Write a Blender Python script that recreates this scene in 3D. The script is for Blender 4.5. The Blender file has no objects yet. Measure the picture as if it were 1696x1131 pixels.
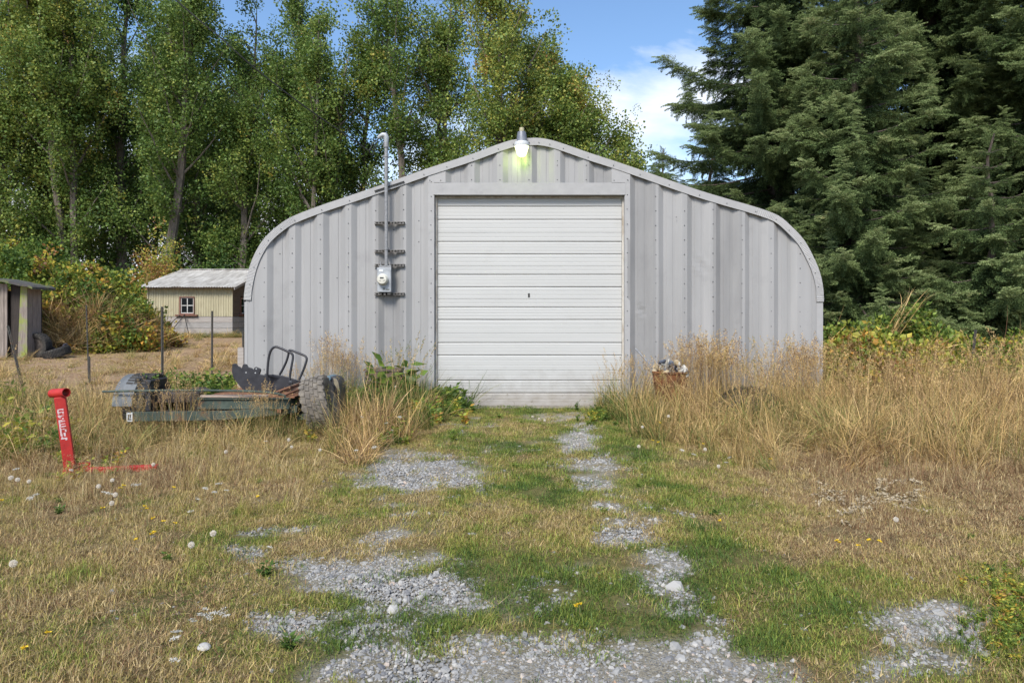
import bpy, math, random
import numpy as np
from mathutils import Vector, Matrix, Euler, noise as mnoise
C = bpy.context.scene
COL = C.collection
rnd = random.Random(7)
RG = np.random.default_rng(11)
R = math.radians

# ------------------------------------------------------------------ camera, light, exposure
F = 1130.0; CX = 848.0; CY = 522.0; CH = 1.5
cam = bpy.data.objects.new('camera', bpy.data.cameras.new('camera')); COL.objects.link(cam)
cam.location = (0, 0, CH); cam.rotation_euler = (R(90), 0, 0)
cam.data.sensor_width = 36; cam.data.lens = 36 * F / 1696
cam.data.shift_y = (CY - 565.5) / 1696
cam.data.clip_end = 5000; cam.data.clip_start = 0.05
C.camera = cam
SUN_EL, SUN_AZ = R(46), R(200)          # azimuth measured clockwise from +Y
w = bpy.data.worlds.new('World'); C.world = w; w.use_nodes = True
nt = w.node_tree; nt.nodes.clear()
def N(t, nt, **k):
    n = nt.nodes.new(t)
    for a, b in k.items(): setattr(n, a, b)
    return n
def L(nt, a, b): nt.links.new(a, b)
sky = N('ShaderNodeTexSky', nt, sky_type='NISHITA', sun_disc=False, sun_elevation=SUN_EL, sun_rotation=SUN_AZ,
        air_density=1.0, dust_density=0.6, ozone_density=2.2)
skb = N('ShaderNodeHueSaturation', nt); skb.inputs['Saturation'].default_value = 1.08
skb.inputs['Value'].default_value = .95
L(nt, sky.outputs[0], skb.inputs['Color'])
tc = N('ShaderNodeTexCoord', nt)
mp = N('ShaderNodeMapping', nt); mp.inputs['Scale'].default_value = (1.0, 1.0, 2.2); mp.inputs['Location'].default_value = (0.35, 0.1, 0.62)
L(nt, tc.outputs['Generated'], mp.inputs[0])
nz = N('ShaderNodeTexNoise', nt); nz.inputs['Scale'].default_value = 2.1; nz.inputs['Detail'].default_value = 9; nz.inputs['Roughness'].default_value = .56
nz.inputs['Distortion'].default_value = .25
L(nt, mp.outputs[0], nz.inputs['Vector'])
sx = N('ShaderNodeSeparateXYZ', nt); L(nt, tc.outputs['Generated'], sx.inputs[0])
# more cloud towards the horizon
m1 = N('ShaderNodeMapRange', nt); m1.inputs['From Min'].default_value = .02; m1.inputs['From Max'].default_value = .40
m1.inputs['To Min'].default_value = .24; m1.inputs['To Max'].default_value = -.15
L(nt, sx.outputs['Z'], m1.inputs[0])
ad = N('ShaderNodeMath', nt, operation='ADD'); L(nt, nz.outputs[0], ad.inputs[0]); L(nt, m1.outputs[0], ad.inputs[1])
cr = N('ShaderNodeValToRGB', nt); cr.color_ramp.elements[0].position = .49; cr.color_ramp.elements[1].position = .66
L(nt, ad.outputs[0], cr.inputs[0])
cl = N('ShaderNodeValToRGB', nt); cl.color_ramp.elements[0].position = .45; cl.color_ramp.elements[1].position = .9
cl.color_ramp.elements[0].color = (5.9, 5.95, 6.0, 1); cl.color_ramp.elements[1].color = (4.6, 4.8, 5.1, 1)
L(nt, ad.outputs[0], cl.inputs[0])
mx = N('ShaderNodeMix', nt, data_type='RGBA'); L(nt, cr.outputs[0], mx.inputs[0]); L(nt, skb.outputs[0], mx.inputs[6]); L(nt, cl.outputs[0], mx.inputs[7])
bg = N('ShaderNodeBackground', nt); bg.inputs[1].default_value = 0.115
L(nt, mx.outputs[2], bg.inputs[0])
wo = N('ShaderNodeOutputWorld', nt); L(nt, bg.outputs[0], wo.inputs[0])
sun = bpy.data.objects.new('sun', bpy.data.lights.new('sun', 'SUN')); COL.objects.link(sun)
sun.data.energy = 2.5; sun.data.angle = R(20); sun.data.color = (1, .95, .87)
sun.rotation_euler = (R(90) - SUN_EL, 0, -SUN_AZ + math.pi)
sun.location = (0, 0, 30)
C.view_settings.view_transform = 'Standard'; C.view_settings.look = 'None'; C.view_settings.gamma = 1
C.view_settings.exposure = 1.02
C.render.engine = 'CYCLES'
C.cycles.max_bounces = 6; C.cycles.diffuse_bounces = 3; C.cycles.glossy_bounces = 3; C.cycles.transmission_bounces = 4; C.cycles.transparent_max_bounces = 6

# ------------------------------------------------------------------ helpers
def at(px, py, Y): return Vector(((px - CX) / F * Y, Y, CH - (py - CY) / F * Y))
def gp(px, py, h=0.0):                         # the spot on the ground that the photo shows at px, py
    Y = F * (CH - h) / (py - CY); return Vector(((px - CX) / F * Y, Y, 0))
def gz(x, y):
    x = np.asarray(x, float); y = np.asarray(y, float)
    far = np.clip((y - 14) / 20, 0, 1); far = far * far * (3 - 2 * far)
    left = np.clip((4 - x) / 10, 0, 1)
    z = .42 * far * left
    z = z + .018 * np.sin(x * 1.3 + y * .7) * np.sin(y * 1.1 - x * .4) * np.clip((11 - y) / 6, 0, 1)
    z = z + .06 * np.sin(x * .35 + 2) * np.sin(y * .31) * np.clip((y - 12.5) / 6, 0, 1)
    z = z + np.clip((np.hypot(x, y) - 60) / 400, 0, 1) * 0
    return z
def gzf(x, y): return float(gz(x, y))

def mesh_np(name, v, polys, mats=(), attrs=None, smooth=False, midx=None):
    """v (n,3); polys: list of index arrays each (k, sides)"""
    me = bpy.data.meshes.new(name)
    v = np.ascontiguousarray(v, dtype=np.float32)
    me.vertices.add(len(v)); me.vertices.foreach_set('co', v.ravel())
    polys = [np.asarray(p, dtype=np.int32) for p in polys if len(p)]
    if polys:
        loops = np.concatenate([p.ravel() for p in polys])
        tot = np.concatenate([np.full(len(p), p.shape[1], np.int32) for p in polys])
        st = np.concatenate([[0], np.cumsum(tot)[:-1]]).astype(np.int32)
        me.loops.add(len(loops)); me.loops.foreach_set('vertex_index', loops)
        me.polygons.add(len(tot)); me.polygons.foreach_set('loop_start', st)
        me.polygons.foreach_set('loop_total', tot)
        if smooth: me.polygons.foreach_set('use_smooth', np.ones(len(tot), bool))
        if midx is not None: me.polygons.foreach_set('material_index', np.asarray(midx, np.int32))
    for m in mats: me.materials.append(m)
    for k, a in (attrs or {}).items():
        a = np.asarray(a)
        if a.ndim == 2:
            at_ = me.attributes.new(k, 'FLOAT_VECTOR', 'POINT'); at_.data.foreach_set('vector', a.astype(np.float32).ravel())
        elif a.dtype.kind == 'i':
            at_ = me.attributes.new(k, 'INT', 'POINT'); at_.data.foreach_set('value', a.astype(np.int32))
        else:
            at_ = me.attributes.new(k, 'FLOAT', 'POINT'); at_.data.foreach_set('value', a.astype(np.float32))
    me.update(); me.validate() if False else None
    return me

class MB:
    """collects simple shapes; build() links them as one mesh object"""
    def __init__(s): s.v = []; s.f = []
    def add(s, vs, fs):
        o = len(s.v); s.v += [tuple(a) for a in vs]; s.f += [tuple(i + o for i in f) for f in fs]; return s
    def box(s, lo, hi, M=None, taper=None):
        (x0, y0, z0), (x1, y1, z1) = lo, hi
        vs = [Vector(p) for p in ((x0,y0,z0),(x1,y0,z0),(x1,y1,z0),(x0,y1,z0),(x0,y0,z1),(x1,y0,z1),(x1,y1,z1),(x0,y1,z1))]
        if M is not None: vs = [M @ p for p in vs]
        return s.add(vs, [(0,3,2,1),(4,5,6,7),(0,1,5,4),(1,2,6,5),(2,3,7,6),(3,0,4,7)])
    def bar(s, a, b, wd, ht, up=(0, 0, 1)):
        a = Vector(a); b = Vector(b); d = (b - a); l = d.length; d.normalize()
        u = Vector(up); sd = d.cross(u); sd.normalize(); u = sd.cross(d)
        M = Matrix((( d.x, sd.x, u.x, a.x), (d.y, sd.y, u.y, a.y), (d.z, sd.z, u.z, a.z), (0,0,0,1)))
        return s.box((0, -wd/2, -ht/2), (l, wd/2, ht/2), M)
    def tube(s, pts, r, n=8, cap=True):
        pts = [Vector(p) for p in pts]; rs = r if isinstance(r, (list, tuple)) else [r] * len(pts)
        o = len(s.v); k = len(pts); ref = None
        for i, p in enumerate(pts):
            d = (pts[min(i+1, k-1)] - pts[max(i-1, 0)]).normalized()
            if ref is None: ref = Vector((0,0,1)) if abs(d.z) < .9 else Vector((1,0,0))
            u = d.cross(ref); u.normalize(); v_ = u.cross(d); v_.normalize(); ref = v_
            for j in range(n):
                a = 2 * math.pi * j / n; s.v.append(tuple(p + (u * math.cos(a) + v_ * math.sin(a)) * rs[i]))
        for i in range(k - 1):
            for j in range(n):
                a = o + i*n + j; b = o + i*n + (j+1) % n; s.f.append((a, b, b + n, a + n))
        if cap:
            s.f.append(tuple(o + j for j in range(n))[::-1]); s.f.append(tuple(o + (k-1)*n + j for j in range(n)))
        return s
    def lathe(s, prof, n=24, M=None, closed=False):
        """prof (r, z) pairs about z"""
        o = len(s.v); k = len(prof)
        for r_, z in prof:
            for j in range(n):
                a = 2 * math.pi * j / n; p = Vector((r_ * math.cos(a), r_ * math.sin(a), z)); s.v.append(tuple(M @ p if M is not None else p))
        rng = range(k) if closed else range(k - 1)
        for i in rng:
            for j in range(n):
                a = o + i*n + j; b = o + i*n + (j+1) % n; i2 = (i+1) % k
                c = o + i2*n + (j+1) % n; d = o + i2*n + j; s.f.append((a, b, c, d))
        if not closed:
            s.f.append(tuple(o + j for j in range(n))[::-1]); s.f.append(tuple(o + (k-1)*n + j for j in range(n)))
        return s
    def prism(s, poly, y0, y1):
        """poly of (x, z) extruded in y"""
        n = len(poly); vs = [(x, y0, z) for x, z in poly] + [(x, y1, z) for x, z in poly]
        return s.add(vs, [tuple(range(n)), tuple(range(2*n-1, n-1, -1))] + [(i, i+n, (i+1) % n + n, (i+1) % n) for i in range(n)])
    def mesh(s, name, mat, smooth=False):
        me = bpy.data.meshes.new(name); me.from_pydata(s.v, [], s.f)
        for m in (mat if isinstance(mat, (list, tuple)) else [mat]): me.materials.append(m)
        if smooth: me.polygons.foreach_set('use_smooth', [True] * len(me.polygons))
        me.update(); return me
    def build(s, name, mat, parent=None, smooth=False, bevel=0, seg=2, angle=None):
        return obj(name, s.mesh(name, mat, smooth or bevel > 0), parent, bevel, seg)

def obj(name, me, parent=None, bevel=0, seg=2):
    o = bpy.data.objects.new(name, me); COL.objects.link(o)
    if parent is not None: o.parent = parent
    if bevel:
        m = o.modifiers.new('bevel', 'BEVEL'); m.width = bevel; m.segments = seg; m.limit_method = 'ANGLE'; m.angle_limit = R(35); m.harden_normals = True
    if me is not None and any(p.use_smooth for p in me.polygons[:3]) and not bevel:
        m = o.modifiers.new('edge', 'EDGE_SPLIT'); m.split_angle = R(38)
    return o
def tag(o, label=None, cat=None, group=None, kind=None):
    if label: o['label'] = label
    if cat: o['category'] = cat
    if group: o['group'] = group
    if kind: o['kind'] = kind
    return o
def empty(name, loc=(0,0,0), label=None, cat=None, group=None, rz=0):
    o = bpy.data.objects.new(name, None); COL.objects.link(o); o.location = loc; o.rotation_euler = (0, 0, rz); o.empty_display_size = .2
    return tag(o, label, cat, group)
def copy_tree(o, parent=None):
    c = o.copy(); COL.objects.link(c); c.parent = parent
    for ch in list(o.children): copy_tree(ch, c)
    return c

# ------------------------------------------------------------------ materials
MATS = {}
def mat(name, col, rough=.6, metal=0, var=.0, scale=8, bump=0, bscale=40, col2=None, stretch=(1,1,1), spec=.5, lo=.35, hi=.65, trans=0, coat=0,
        emis=None, estr=0, col3=None, s3=2.0, lo3=.5, hi3=.7, detail=6, coord='Object', splash=None):
    m = bpy.data.materials.new(name); m.use_nodes = True; t = m.node_tree; b = t.nodes['Principled BSDF']
    b.inputs['Roughness'].default_value = rough; b.inputs['Metallic'].default_value = metal; b.inputs['Specular IOR Level'].default_value = spec
    b.inputs['Base Color'].default_value = (*col, 1); b.inputs['Transmission Weight'].default_value = trans; b.inputs['Coat Weight'].default_value = coat
    if emis: b.inputs['Emission Color'].default_value = (*emis, 1); b.inputs['Emission Strength'].default_value = estr
    tc = N('ShaderNodeTexCoord', t); mp = N('ShaderNodeMapping', t); mp.inputs['Scale'].default_value = stretch
    L(t, tc.outputs[coord], mp.inputs[0])
    if var or col2:
        n = N('ShaderNodeTexNoise', t); n.inputs['Scale'].default_value = scale; n.inputs['Detail'].default_value = detail; n.inputs['Roughness'].default_value = .6
        L(t, mp.outputs[0], n.inputs['Vector'])
        r = N('ShaderNodeValToRGB', t); L(t, n.outputs[0], r.inputs[0])
        r.color_ramp.elements[0].position = lo; r.color_ramp.elements[1].position = hi
        c2 = col2 or tuple(c * (1 - var) for c in col); c1 = col if col2 else tuple(min(1, c * (1 + var * .6)) for c in col)
        r.color_ramp.elements[0].color = (*c2, 1); r.color_ramp.elements[1].color = (*c1, 1)
        out = r.outputs[0]
        if col3:
            n3 = N('ShaderNodeTexNoise', t); n3.inputs['Scale'].default_value = s3; n3.inputs['Detail'].default_value = 8; n3.inputs['Roughness'].default_value = .65
            L(t, tc.outputs[coord], n3.inputs['Vector'])
            r3 = N('ShaderNodeMapRange', t); r3.inputs['From Min'].default_value = lo3; r3.inputs['From Max'].default_value = hi3; L(t, n3.outputs[0], r3.inputs[0])
            mx = N('ShaderNodeMix', t, data_type='RGBA'); L(t, r3.outputs[0], mx.inputs[0]); L(t, out, mx.inputs[6]); mx.inputs[7].default_value = (*col3, 1); out = mx.outputs[2]
        if splash:
            sz_ = N('ShaderNodeSeparateXYZ', t); L(t, tc.outputs[coord], sz_.inputs[0])
            n5 = N('ShaderNodeTexNoise', t); n5.inputs['Scale'].default_value = 6; n5.inputs['Detail'].default_value = 8; n5.inputs['Roughness'].default_value = .7; L(t, tc.outputs[coord], n5.inputs['Vector'])
            m5 = N('ShaderNodeMath', t, operation='MULTIPLY_ADD'); L(t, n5.outputs[0], m5.inputs[0]); m5.inputs[1].default_value = -1.1; L(t, sz_.outputs['Z'], m5.inputs[2])
            r5 = N('ShaderNodeMapRange', t); r5.inputs['From Min'].default_value = .05; r5.inputs['From Max'].default_value = -.55; r5.inputs['To Max'].default_value = .42; L(t, m5.outputs[0], r5.inputs[0])
            x5 = N('ShaderNodeMix', t, data_type='RGBA'); L(t, r5.outputs[0], x5.inputs[0]); L(t, out, x5.inputs[6]); x5.inputs[7].default_value = (*splash, 1); out = x5.outputs[2]
        L(t, out, b.inputs['Base Color'])
        rr = N('ShaderNodeMapRange', t); rr.inputs['To Min'].default_value = max(0, rough - .12); rr.inputs['To Max'].default_value = min(1, rough + .12)
        L(t, n.outputs[0], rr.inputs[0]); L(t, rr.outputs[0], b.inputs['Roughness'])
    if bump:
        n2 = N('ShaderNodeTexNoise', t); n2.inputs['Scale'].default_value = bscale; n2.inputs['Detail'].default_value = 5; L(t, mp.outputs[0], n2.inputs['Vector'])
        bp = N('ShaderNodeBump', t); bp.inputs['Strength'].default_value = 1; bp.inputs['Distance'].default_value = bump
        L(t, n2.outputs[0], bp.inputs['Height']); L(t, bp.outputs[0], b.inputs['Normal'])
    MATS[name] = m
    return m

def leaf_mat(name, stops, vk=.3, trans=.3, rough=.6, bright=.35, spec=.25):
    """stops: list of (pos, rgb); picked by instancer 'tint' plus per-leaf 'v'"""
    m = bpy.data.materials.new(name); m.use_nodes = True; t = m.node_tree; t.nodes.clear()
    a = N('ShaderNodeAttribute', t, attribute_type='INSTANCER', attribute_name='tint')
    v = N('ShaderNodeAttribute', t, attribute_type='GEOMETRY', attribute_name='v')
    mr = N('ShaderNodeMapRange', t); mr.inputs['To Min'].default_value = -vk; mr.inputs['To Max'].default_value = vk; L(t, v.outputs['Fac'], mr.inputs[0])
    ad = N('ShaderNodeMath', t, operation='ADD'); L(t, a.outputs['Fac'], ad.inputs[0]); L(t, mr.outputs[0], ad.inputs[1])
    cr = N('ShaderNodeValToRGB', t)
    while len(cr.color_ramp.elements) < len(stops): cr.color_ramp.elements.new(.5)
    for e, (p, c) in zip(cr.color_ramp.elements, stops): e.position = p; e.color = (*c, 1)
    L(t, ad.outputs[0], cr.inputs[0])
    u = N('ShaderNodeAttribute', t, attribute_type='GEOMETRY', attribute_name='u')
    mb = N('ShaderNodeMapRange', t); mb.inputs['To Min'].default_value = 1 - bright; mb.inputs['To Max'].default_value = 1 + bright; L(t, u.outputs['Fac'], mb.inputs[0])
    hs = N('ShaderNodeHueSaturation', t); L(t, cr.outputs[0], hs.inputs['Color']); L(t, mb.outputs[0], hs.inputs['Value'])
    d = N('ShaderNodeBsdfPrincipled', t); d.inputs['Roughness'].default_value = rough; d.inputs['Specular IOR Level'].default_value = spec
    L(t, hs.outputs[0], d.inputs['Base Color'])
    tr = N('ShaderNodeBsdfTranslucent', t); L(t, hs.outputs[0], tr.inputs['Color'])
    mx = N('ShaderNodeMixShader', t); mx.inputs[0].default_value = trans; L(t, d.outputs[0], mx.inputs[1]); L(t, tr.outputs[0], mx.inputs[2])
    o = N('ShaderNodeOutputMaterial', t); L(t, mx.outputs[0], o.inputs[0])
    return m

# ------------------------------------------------------------------ scattering of uncountable stuff
def scatter(name, pts, rot, scl, variants, tint, parent=None, idx=None):
    n = len(pts)
    pts = np.asarray(pts, float); scl = np.asarray(scl, float)
    if scl.ndim == 1: scl = np.repeat(scl[:, None], 3, 1)
    if idx is None: idx = RG.integers(0, len(variants), n)
    me = mesh_np(name, pts, [], attrs=dict(rot=np.asarray(rot, float), scl=scl, tint=np.asarray(tint, float), idx=np.asarray(idx, int)))
    g = bpy.data.node_groups.new(name + '_nodes', 'GeometryNodeTree')
    g.interface.new_socket('Geometry', in_out='INPUT', socket_type='NodeSocketGeometry')
    g.interface.new_socket('Geometry', in_out='OUTPUT', socket_type='NodeSocketGeometry')
    gi = g.nodes.new('NodeGroupInput'); go = g.nodes.new('NodeGroupOutput')
    gs = []
    for k, va in enumerate(variants):
        oi = g.nodes.new('GeometryNodeObjectInfo'); oi.inputs['Object'].default_value = va; oi.inputs['As Instance'].default_value = False
        na = g.nodes.new('GeometryNodeInputNamedAttribute'); na.data_type = 'INT'; na.inputs['Name'].default_value = 'idx'
        cm = g.nodes.new('FunctionNodeCompare'); cm.data_type = 'INT'; cm.operation = 'EQUAL'
        g.links.new(na.outputs[0], cm.inputs[2]); cm.inputs[3].default_value = k
        ip = g.nodes.new('GeometryNodeInstanceOnPoints')
        r_ = g.nodes.new('GeometryNodeInputNamedAttribute'); r_.data_type = 'FLOAT_VECTOR'; r_.inputs['Name'].default_value = 'rot'
        s_ = g.nodes.new('GeometryNodeInputNamedAttribute'); s_.data_type = 'FLOAT_VECTOR'; s_.inputs['Name'].default_value = 'scl'
        g.links.new(gi.outputs[0], ip.inputs['Points']); g.links.new(cm.outputs[0], ip.inputs['Selection'])
        g.links.new(oi.outputs['Geometry'], ip.inputs['Instance'])
        g.links.new(r_.outputs[0], ip.inputs['Rotation']); g.links.new(s_.outputs[0], ip.inputs['Scale'])
        gs.append(ip.outputs[0])
    j = g.nodes.new('GeometryNodeJoinGeometry')
    for s in gs: g.links.new(s, j.inputs[0])
    g.links.new(j.outputs[0], go.inputs[0])
    o = bpy.data.objects.new(name, me); COL.objects.link(o)
    if parent is not None: o.parent = parent
    md = o.modifiers.new('scatter', 'NODES'); md.node_group = g
    o['kind'] = 'stuff'
    return o
def proto(name, me): return bpy.data.objects.new(name, me)     # a mesh to scatter, not linked to the scene

def blade_arrays(n, rad, lmin, lmax, wd, lean=.3, bend=.9, segs=3, rg=RG, center=None, power=.5):
    az = rg.uniform(0, 2*np.pi, n); rr = rad * rg.uniform(0, 1, n) ** power; a0 = rg.uniform(0, 2*np.pi, n)
    base = np.stack([rr*np.cos(a0), rr*np.sin(a0), np.zeros(n)], 1)
    ln = rg.uniform(lmin, lmax, n); th0 = np.abs(rg.normal(0, lean, n)); bd = rg.uniform(.15, 1, n) * bend
    side = np.stack([-np.sin(az), np.cos(az), np.zeros(n)], 1)
    dirh = np.stack([np.cos(az), np.sin(az), np.zeros(n)], 1)
    V = []; p = base.copy(); w_ = wd * rg.uniform(.6, 1.4, n)
    for i in range(segs):
        ww = (w_ * (1 - .55 * i / segs))[:, None]
        V.append(p - side * ww / 2); V.append(p + side * ww / 2)
        th = th0 + bd * ((i + .6) / segs) ** 1.4
        p = p + (dirh * np.sin(th)[:, None] + np.array([0, 0, 1.0]) * np.cos(th)[:, None]) * (ln / segs)[:, None]
    V.append(p)
    V = np.stack(V, 1)                       # n, 2*segs+1, 3
    k = 2*segs + 1; off = (np.arange(n) * k)[:, None]
    tr = []
    for i in range(segs - 1):
        a = 2*i; tr += [[a, a+1, a+3], [a, a+3, a+2]]
    tr.append([2*segs-2, 2*segs-1, 2*segs])
    T = (np.array(tr)[None] + off[:, :, None]).reshape(-1, 3)
    v = np.repeat(rg.uniform(0, 1, n), k); u = np.repeat(rg.uniform(0, 1, n), k)
    return V.reshape(-1, 3), T, v, u, p, dirh
def join_arrays(parts):
    vs = []; ts = []; v = []; u = []; o = 0
    for a in parts:
        vs.append(a[0]); ts.append(a[1] + o); v.append(a[2]); u.append(a[3]); o += len(a[0])
    return np.concatenate(vs), np.concatenate(ts), np.concatenate(v), np.concatenate(u)
def arr_mesh(name, parts, m):
    v, t, a, u = join_arrays(parts); return mesh_np(name, v, [t], [m], dict(v=a, u=u))
def tri_cards(cent, dirs, ln, wd, rg, fold=.0, v=None):
    """leaf rhombs: centre, direction, length, width -> 2 triangles each (folded along the midrib)"""
    n = len(cent); d = dirs / np.linalg.norm(dirs, axis=1)[:, None]
    r = rg.normal(size=(n, 3)); s = np.cross(d, r); s /= np.linalg.norm(s, axis=1)[:, None] + 1e-9; nn = np.cross(d, s)
    l = (ln * rg.uniform(.7, 1.2, n))[:, None]; w_ = (wd * rg.uniform(.7, 1.2, n))[:, None]
    a = cent; b = cent + d * l; m_ = cent + d * l * .42
    p = m_ + s * w_/2 + nn * w_ * fold; q = m_ - s * w_/2 + nn * w_ * fold
    V = np.stack([a, p, b, q], 1).reshape(-1, 3); o = (np.arange(n) * 4)[:, None]
    T = (np.array([[0, 1, 2], [0, 2, 3]])[None] + o[:, :, None]).reshape(-1, 3)
    return V, T, np.repeat(rg.uniform(0, 1, n) if v is None else v, 4), np.repeat(rg.uniform(0, 1, n), 4)

# ------------------------------------------------------------------ the lie of the land: where gravel, lawn and rough grass are
def vnoise(x, y, seed=0):
    x = np.asarray(x, float) + seed * 17.13; y = np.asarray(y, float) - seed * 9.7
    xi = np.floor(x).astype(int); yi = np.floor(y).astype(int); fx = x - xi; fy = y - yi
    fx = fx*fx*(3-2*fx); fy = fy*fy*(3-2*fy)
    def h(a, b):
        s = np.sin(a * 127.1 + b * 311.7 + seed * 74.7) * 43758.5453; return s - np.floor(s)
    return (h(xi, yi)*(1-fx) + h(xi+1, yi)*fx)*(1-fy) + (h(xi, yi+1)*(1-fx) + h(xi+1, yi+1)*fx)*fy
def fbm(x, y, seed=0, o=4):
    s = 0; a = .5; t = 0
    for k in range(o):
        s = s + a * vnoise(x * 2**k, y * 2**k, seed + k); t += a; a *= .5
    return s / t
def to_px(x, y):
    y = np.maximum(np.asarray(y, float), 1.2); return CX + np.asarray(x, float) / y * F, CY + F * CH / y
PATCH = [(705,785,92,26,1),(650,760,60,12,.8),(600,800,40,12,.7),(650,880,34,14,.9),(640,850,60,14,.55),(478,872,62,9,.9),(418,921,42,12,1),(560,945,85,17,1),(640,935,60,12,1),
 (650,975,120,24,1),(745,1000,55,22,1),(600,1010,60,16,.7),(540,1040,55,18,.85),(470,1020,36,18,.85),(860,1115,190,34,1.1),(960,1080,110,20,.6),(1060,1100,110,40,1),
 (1180,1095,90,34,1),(1270,1110,60,26,.9),(760,1080,100,24,.7),(960,725,34,20,1),(985,770,36,14,.7),(982,798,30,13,.9),(1010,838,36,9,.9),(1050,868,45,12,.7),(1045,892,56,15,1),
 (1100,930,34,16,1),(1165,1010,34,12,.8),(1160,1045,45,10,.7),(1535,1030,108,27,1.1),(1500,1090,80,26,.8),(1060,825,25,6,.6),(1240,900,0,0,0),(880,1060,70,14,.5),(1000,1050,60,10,.5),
 (900,1110,330,44,.75),(620,1060,120,40,.55),(690,1000,170,34,.6),(480,960,80,20,.45),(1080,960,60,50,.5),(1050,860,70,40,.42),(1000,780,45,30,.5),(690,830,90,40,.42),(620,920,90,30,.45),(1550,1070,110,40,.55),(830,740,60,8,.4),(780,705,50,8,.5),(930,690,60,7,.75),(700,925,50,10,.5),(900,945,60,8,.35),(1030,985,60,9,.4),(1020,770,14,10,.5)]
def gravel(x, y):
    px, py = to_px(x, y)
    wx = (fbm(np.asarray(x)*2.2, np.asarray(y)*2.2, 3) - .5); wy = (fbm(np.asarray(x)*2.2, np.asarray(y)*2.2, 8) - .5)
    sc = np.clip((py - 600) / 300, .25, 1.6)
    qx = px + wx * 150 * sc; qy = py + wy * 46 * sc
    g = np.zeros(np.shape(px))
    for cx, cy, rx, ry, k in PATCH:
        if rx == 0: continue
        d = np.sqrt(((qx-cx)/rx)**2 + ((qy-cy)/ry)**2); g = np.maximum(g, k * np.clip(1.55 - d * .85, 0, 1))
    def track(pts, wd):
        ys = [q[1] for q in pts]; xs_ = [q[0] for q in pts]
        c = np.interp(qy, ys, xs_); return np.clip(1.25 - np.abs(qx - c) / (wd * np.clip((py - 560)/300, .2, 2)), 0, 1) * (py > 690)
    tr = np.maximum(track([(790,690),(705,785),(650,880),(600,980),(520,1131)], 46), track([(935,700),(985,795),(1045,890),(1110,940),(1230,1131)], 40))
    g = np.maximum(g, .47 * tr)
    near = np.clip((py - 1131) / 120, 0, 1) * np.exp(-((px - 950) / 500)**2)   # the drive goes on towards the camera
    g = np.maximum(g, near)
    g = g + (fbm(np.asarray(x)*9, np.asarray(y)*9, 5) - .5) * 1.1 * (g > .02)
    return np.clip((g - .22) / .62, 0, 1)
def ip(px, xs, ys): return np.interp(px, xs, ys)
def tall_zone(x, y):
    """0..1: rough uncut grass"""
    px, py = to_px(x, y)
    wob = (fbm(np.asarray(x)*1.1, np.asarray(y)*1.1, 21) - .5) * 46
    front = ip(px, [-400,0,200,400,540,575,610,680,740,775,800,960,985,1040,1100,1200,1400,1700,2100], [790,785,778,762,748,775,768,735,700,684,600,600,684,722,748,778,790,800,810])
    t = np.clip((front + wob - py) / 22, 0, 1)
    t = np.where((y > 10.95) & (px > 395) & (px < 1368) , 0, t)
    return t
def dryness(x, y):
    px, py = to_px(x, y)
    n = fbm(np.asarray(x)*1.5, np.asarray(y)*1.5, 31); n2 = fbm(np.asarray(x)*5, np.asarray(y)*5, 41)
    lawn = np.exp(-(np.abs(px - ip(py, [690,800,950,1131], [880,930,960,1000])) / ip(py, [690,800,950,1131], [150,330,520,700]))**3)
    low = np.clip((py - 900) / 200, 0, 1)
    d = .74 - .50 * lawn + .22 * np.clip((px - 1180)/200, 0, 1) * np.clip((960 - py)/80, 0, 1) - .10 * low * (px > 560) + (n - .5) * .8 + (n2 - .5) * .75
    red = np.exp(-(((px - 960) / 190)**2 + ((py - 880) / 28)**2)) * .35
    return np.clip(d + red, 0, 1)
def barefar(x, y):
    px, py = to_px(x, y)
    return np.clip((y - 12) / 3, 0, 1)

# ------------------------------------------------------------------ ground sheet
def axis(lo, hi, st, far):
    a = np.arange(lo, hi + 1e-6, st); g = [st]
    up = []; p = hi; s = st
    while p < far: s *= 1.22; p += s; up.append(p)
    dn = []; p = lo; s = st
    while p > -far: s *= 1.22; p -= s; dn.append(p)
    return np.array(dn[::-1] + list(a) + up)
gx = axis(-13, 13, .085, 2500); gy = axis(1.0, 17, .085, 2500)
XX, YY = np.meshgrid(gx, gy); ZZ = gz(XX, YY); G0 = gravel(XX, YY)
ZZ = ZZ + (fbm(XX*3, YY*3, 55) - .5) * .03 * (YY < 20) - .012 * G0
nx, ny = len(gx), len(gy); I = np.arange(nx*ny).reshape(ny, nx)
Q = np.stack([I[:-1,:-1], I[:-1,1:], I[1:,1:], I[1:,:-1]], -1).reshape(-1, 4)
gm = bpy.data.materials.new('earth'); gm.use_nodes = True; t = gm.node_tree; b = t.nodes['Principled BSDF']
def gatt(n_): return N('ShaderNodeAttribute', t, attribute_type='GEOMETRY', attribute_name=n_)
def gnoise(s, d=6, r=.6, vec=None):
    n = N('ShaderNodeTexNoise', t); n.inputs['Scale'].default_value = s; n.inputs['Detail'].default_value = d; n.inputs['Roughness'].default_value = r
    L(t, vec or gtc.outputs['Object'], n.inputs['Vector']); return n.outputs[0]
gtc = N('ShaderNodeTexCoord', t)
def ramp(src, stops):
    r = N('ShaderNodeValToRGB', t)
    while len(r.color_ramp.elements) < len(stops): r.color_ramp.elements.new(.5)
    for e, (p, c) in zip(r.color_ramp.elements, stops): e.position = p; e.color = (*c, 1)
    L(t, src, r.inputs[0]); return r.outputs[0]
def mixc(f, a, b_):
    m = N('ShaderNodeMix', t, data_type='RGBA'); L(t, f, m.inputs[0]); L(t, a, m.inputs[6]); L(t, b_, m.inputs[7]); return m.outputs[2]
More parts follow.
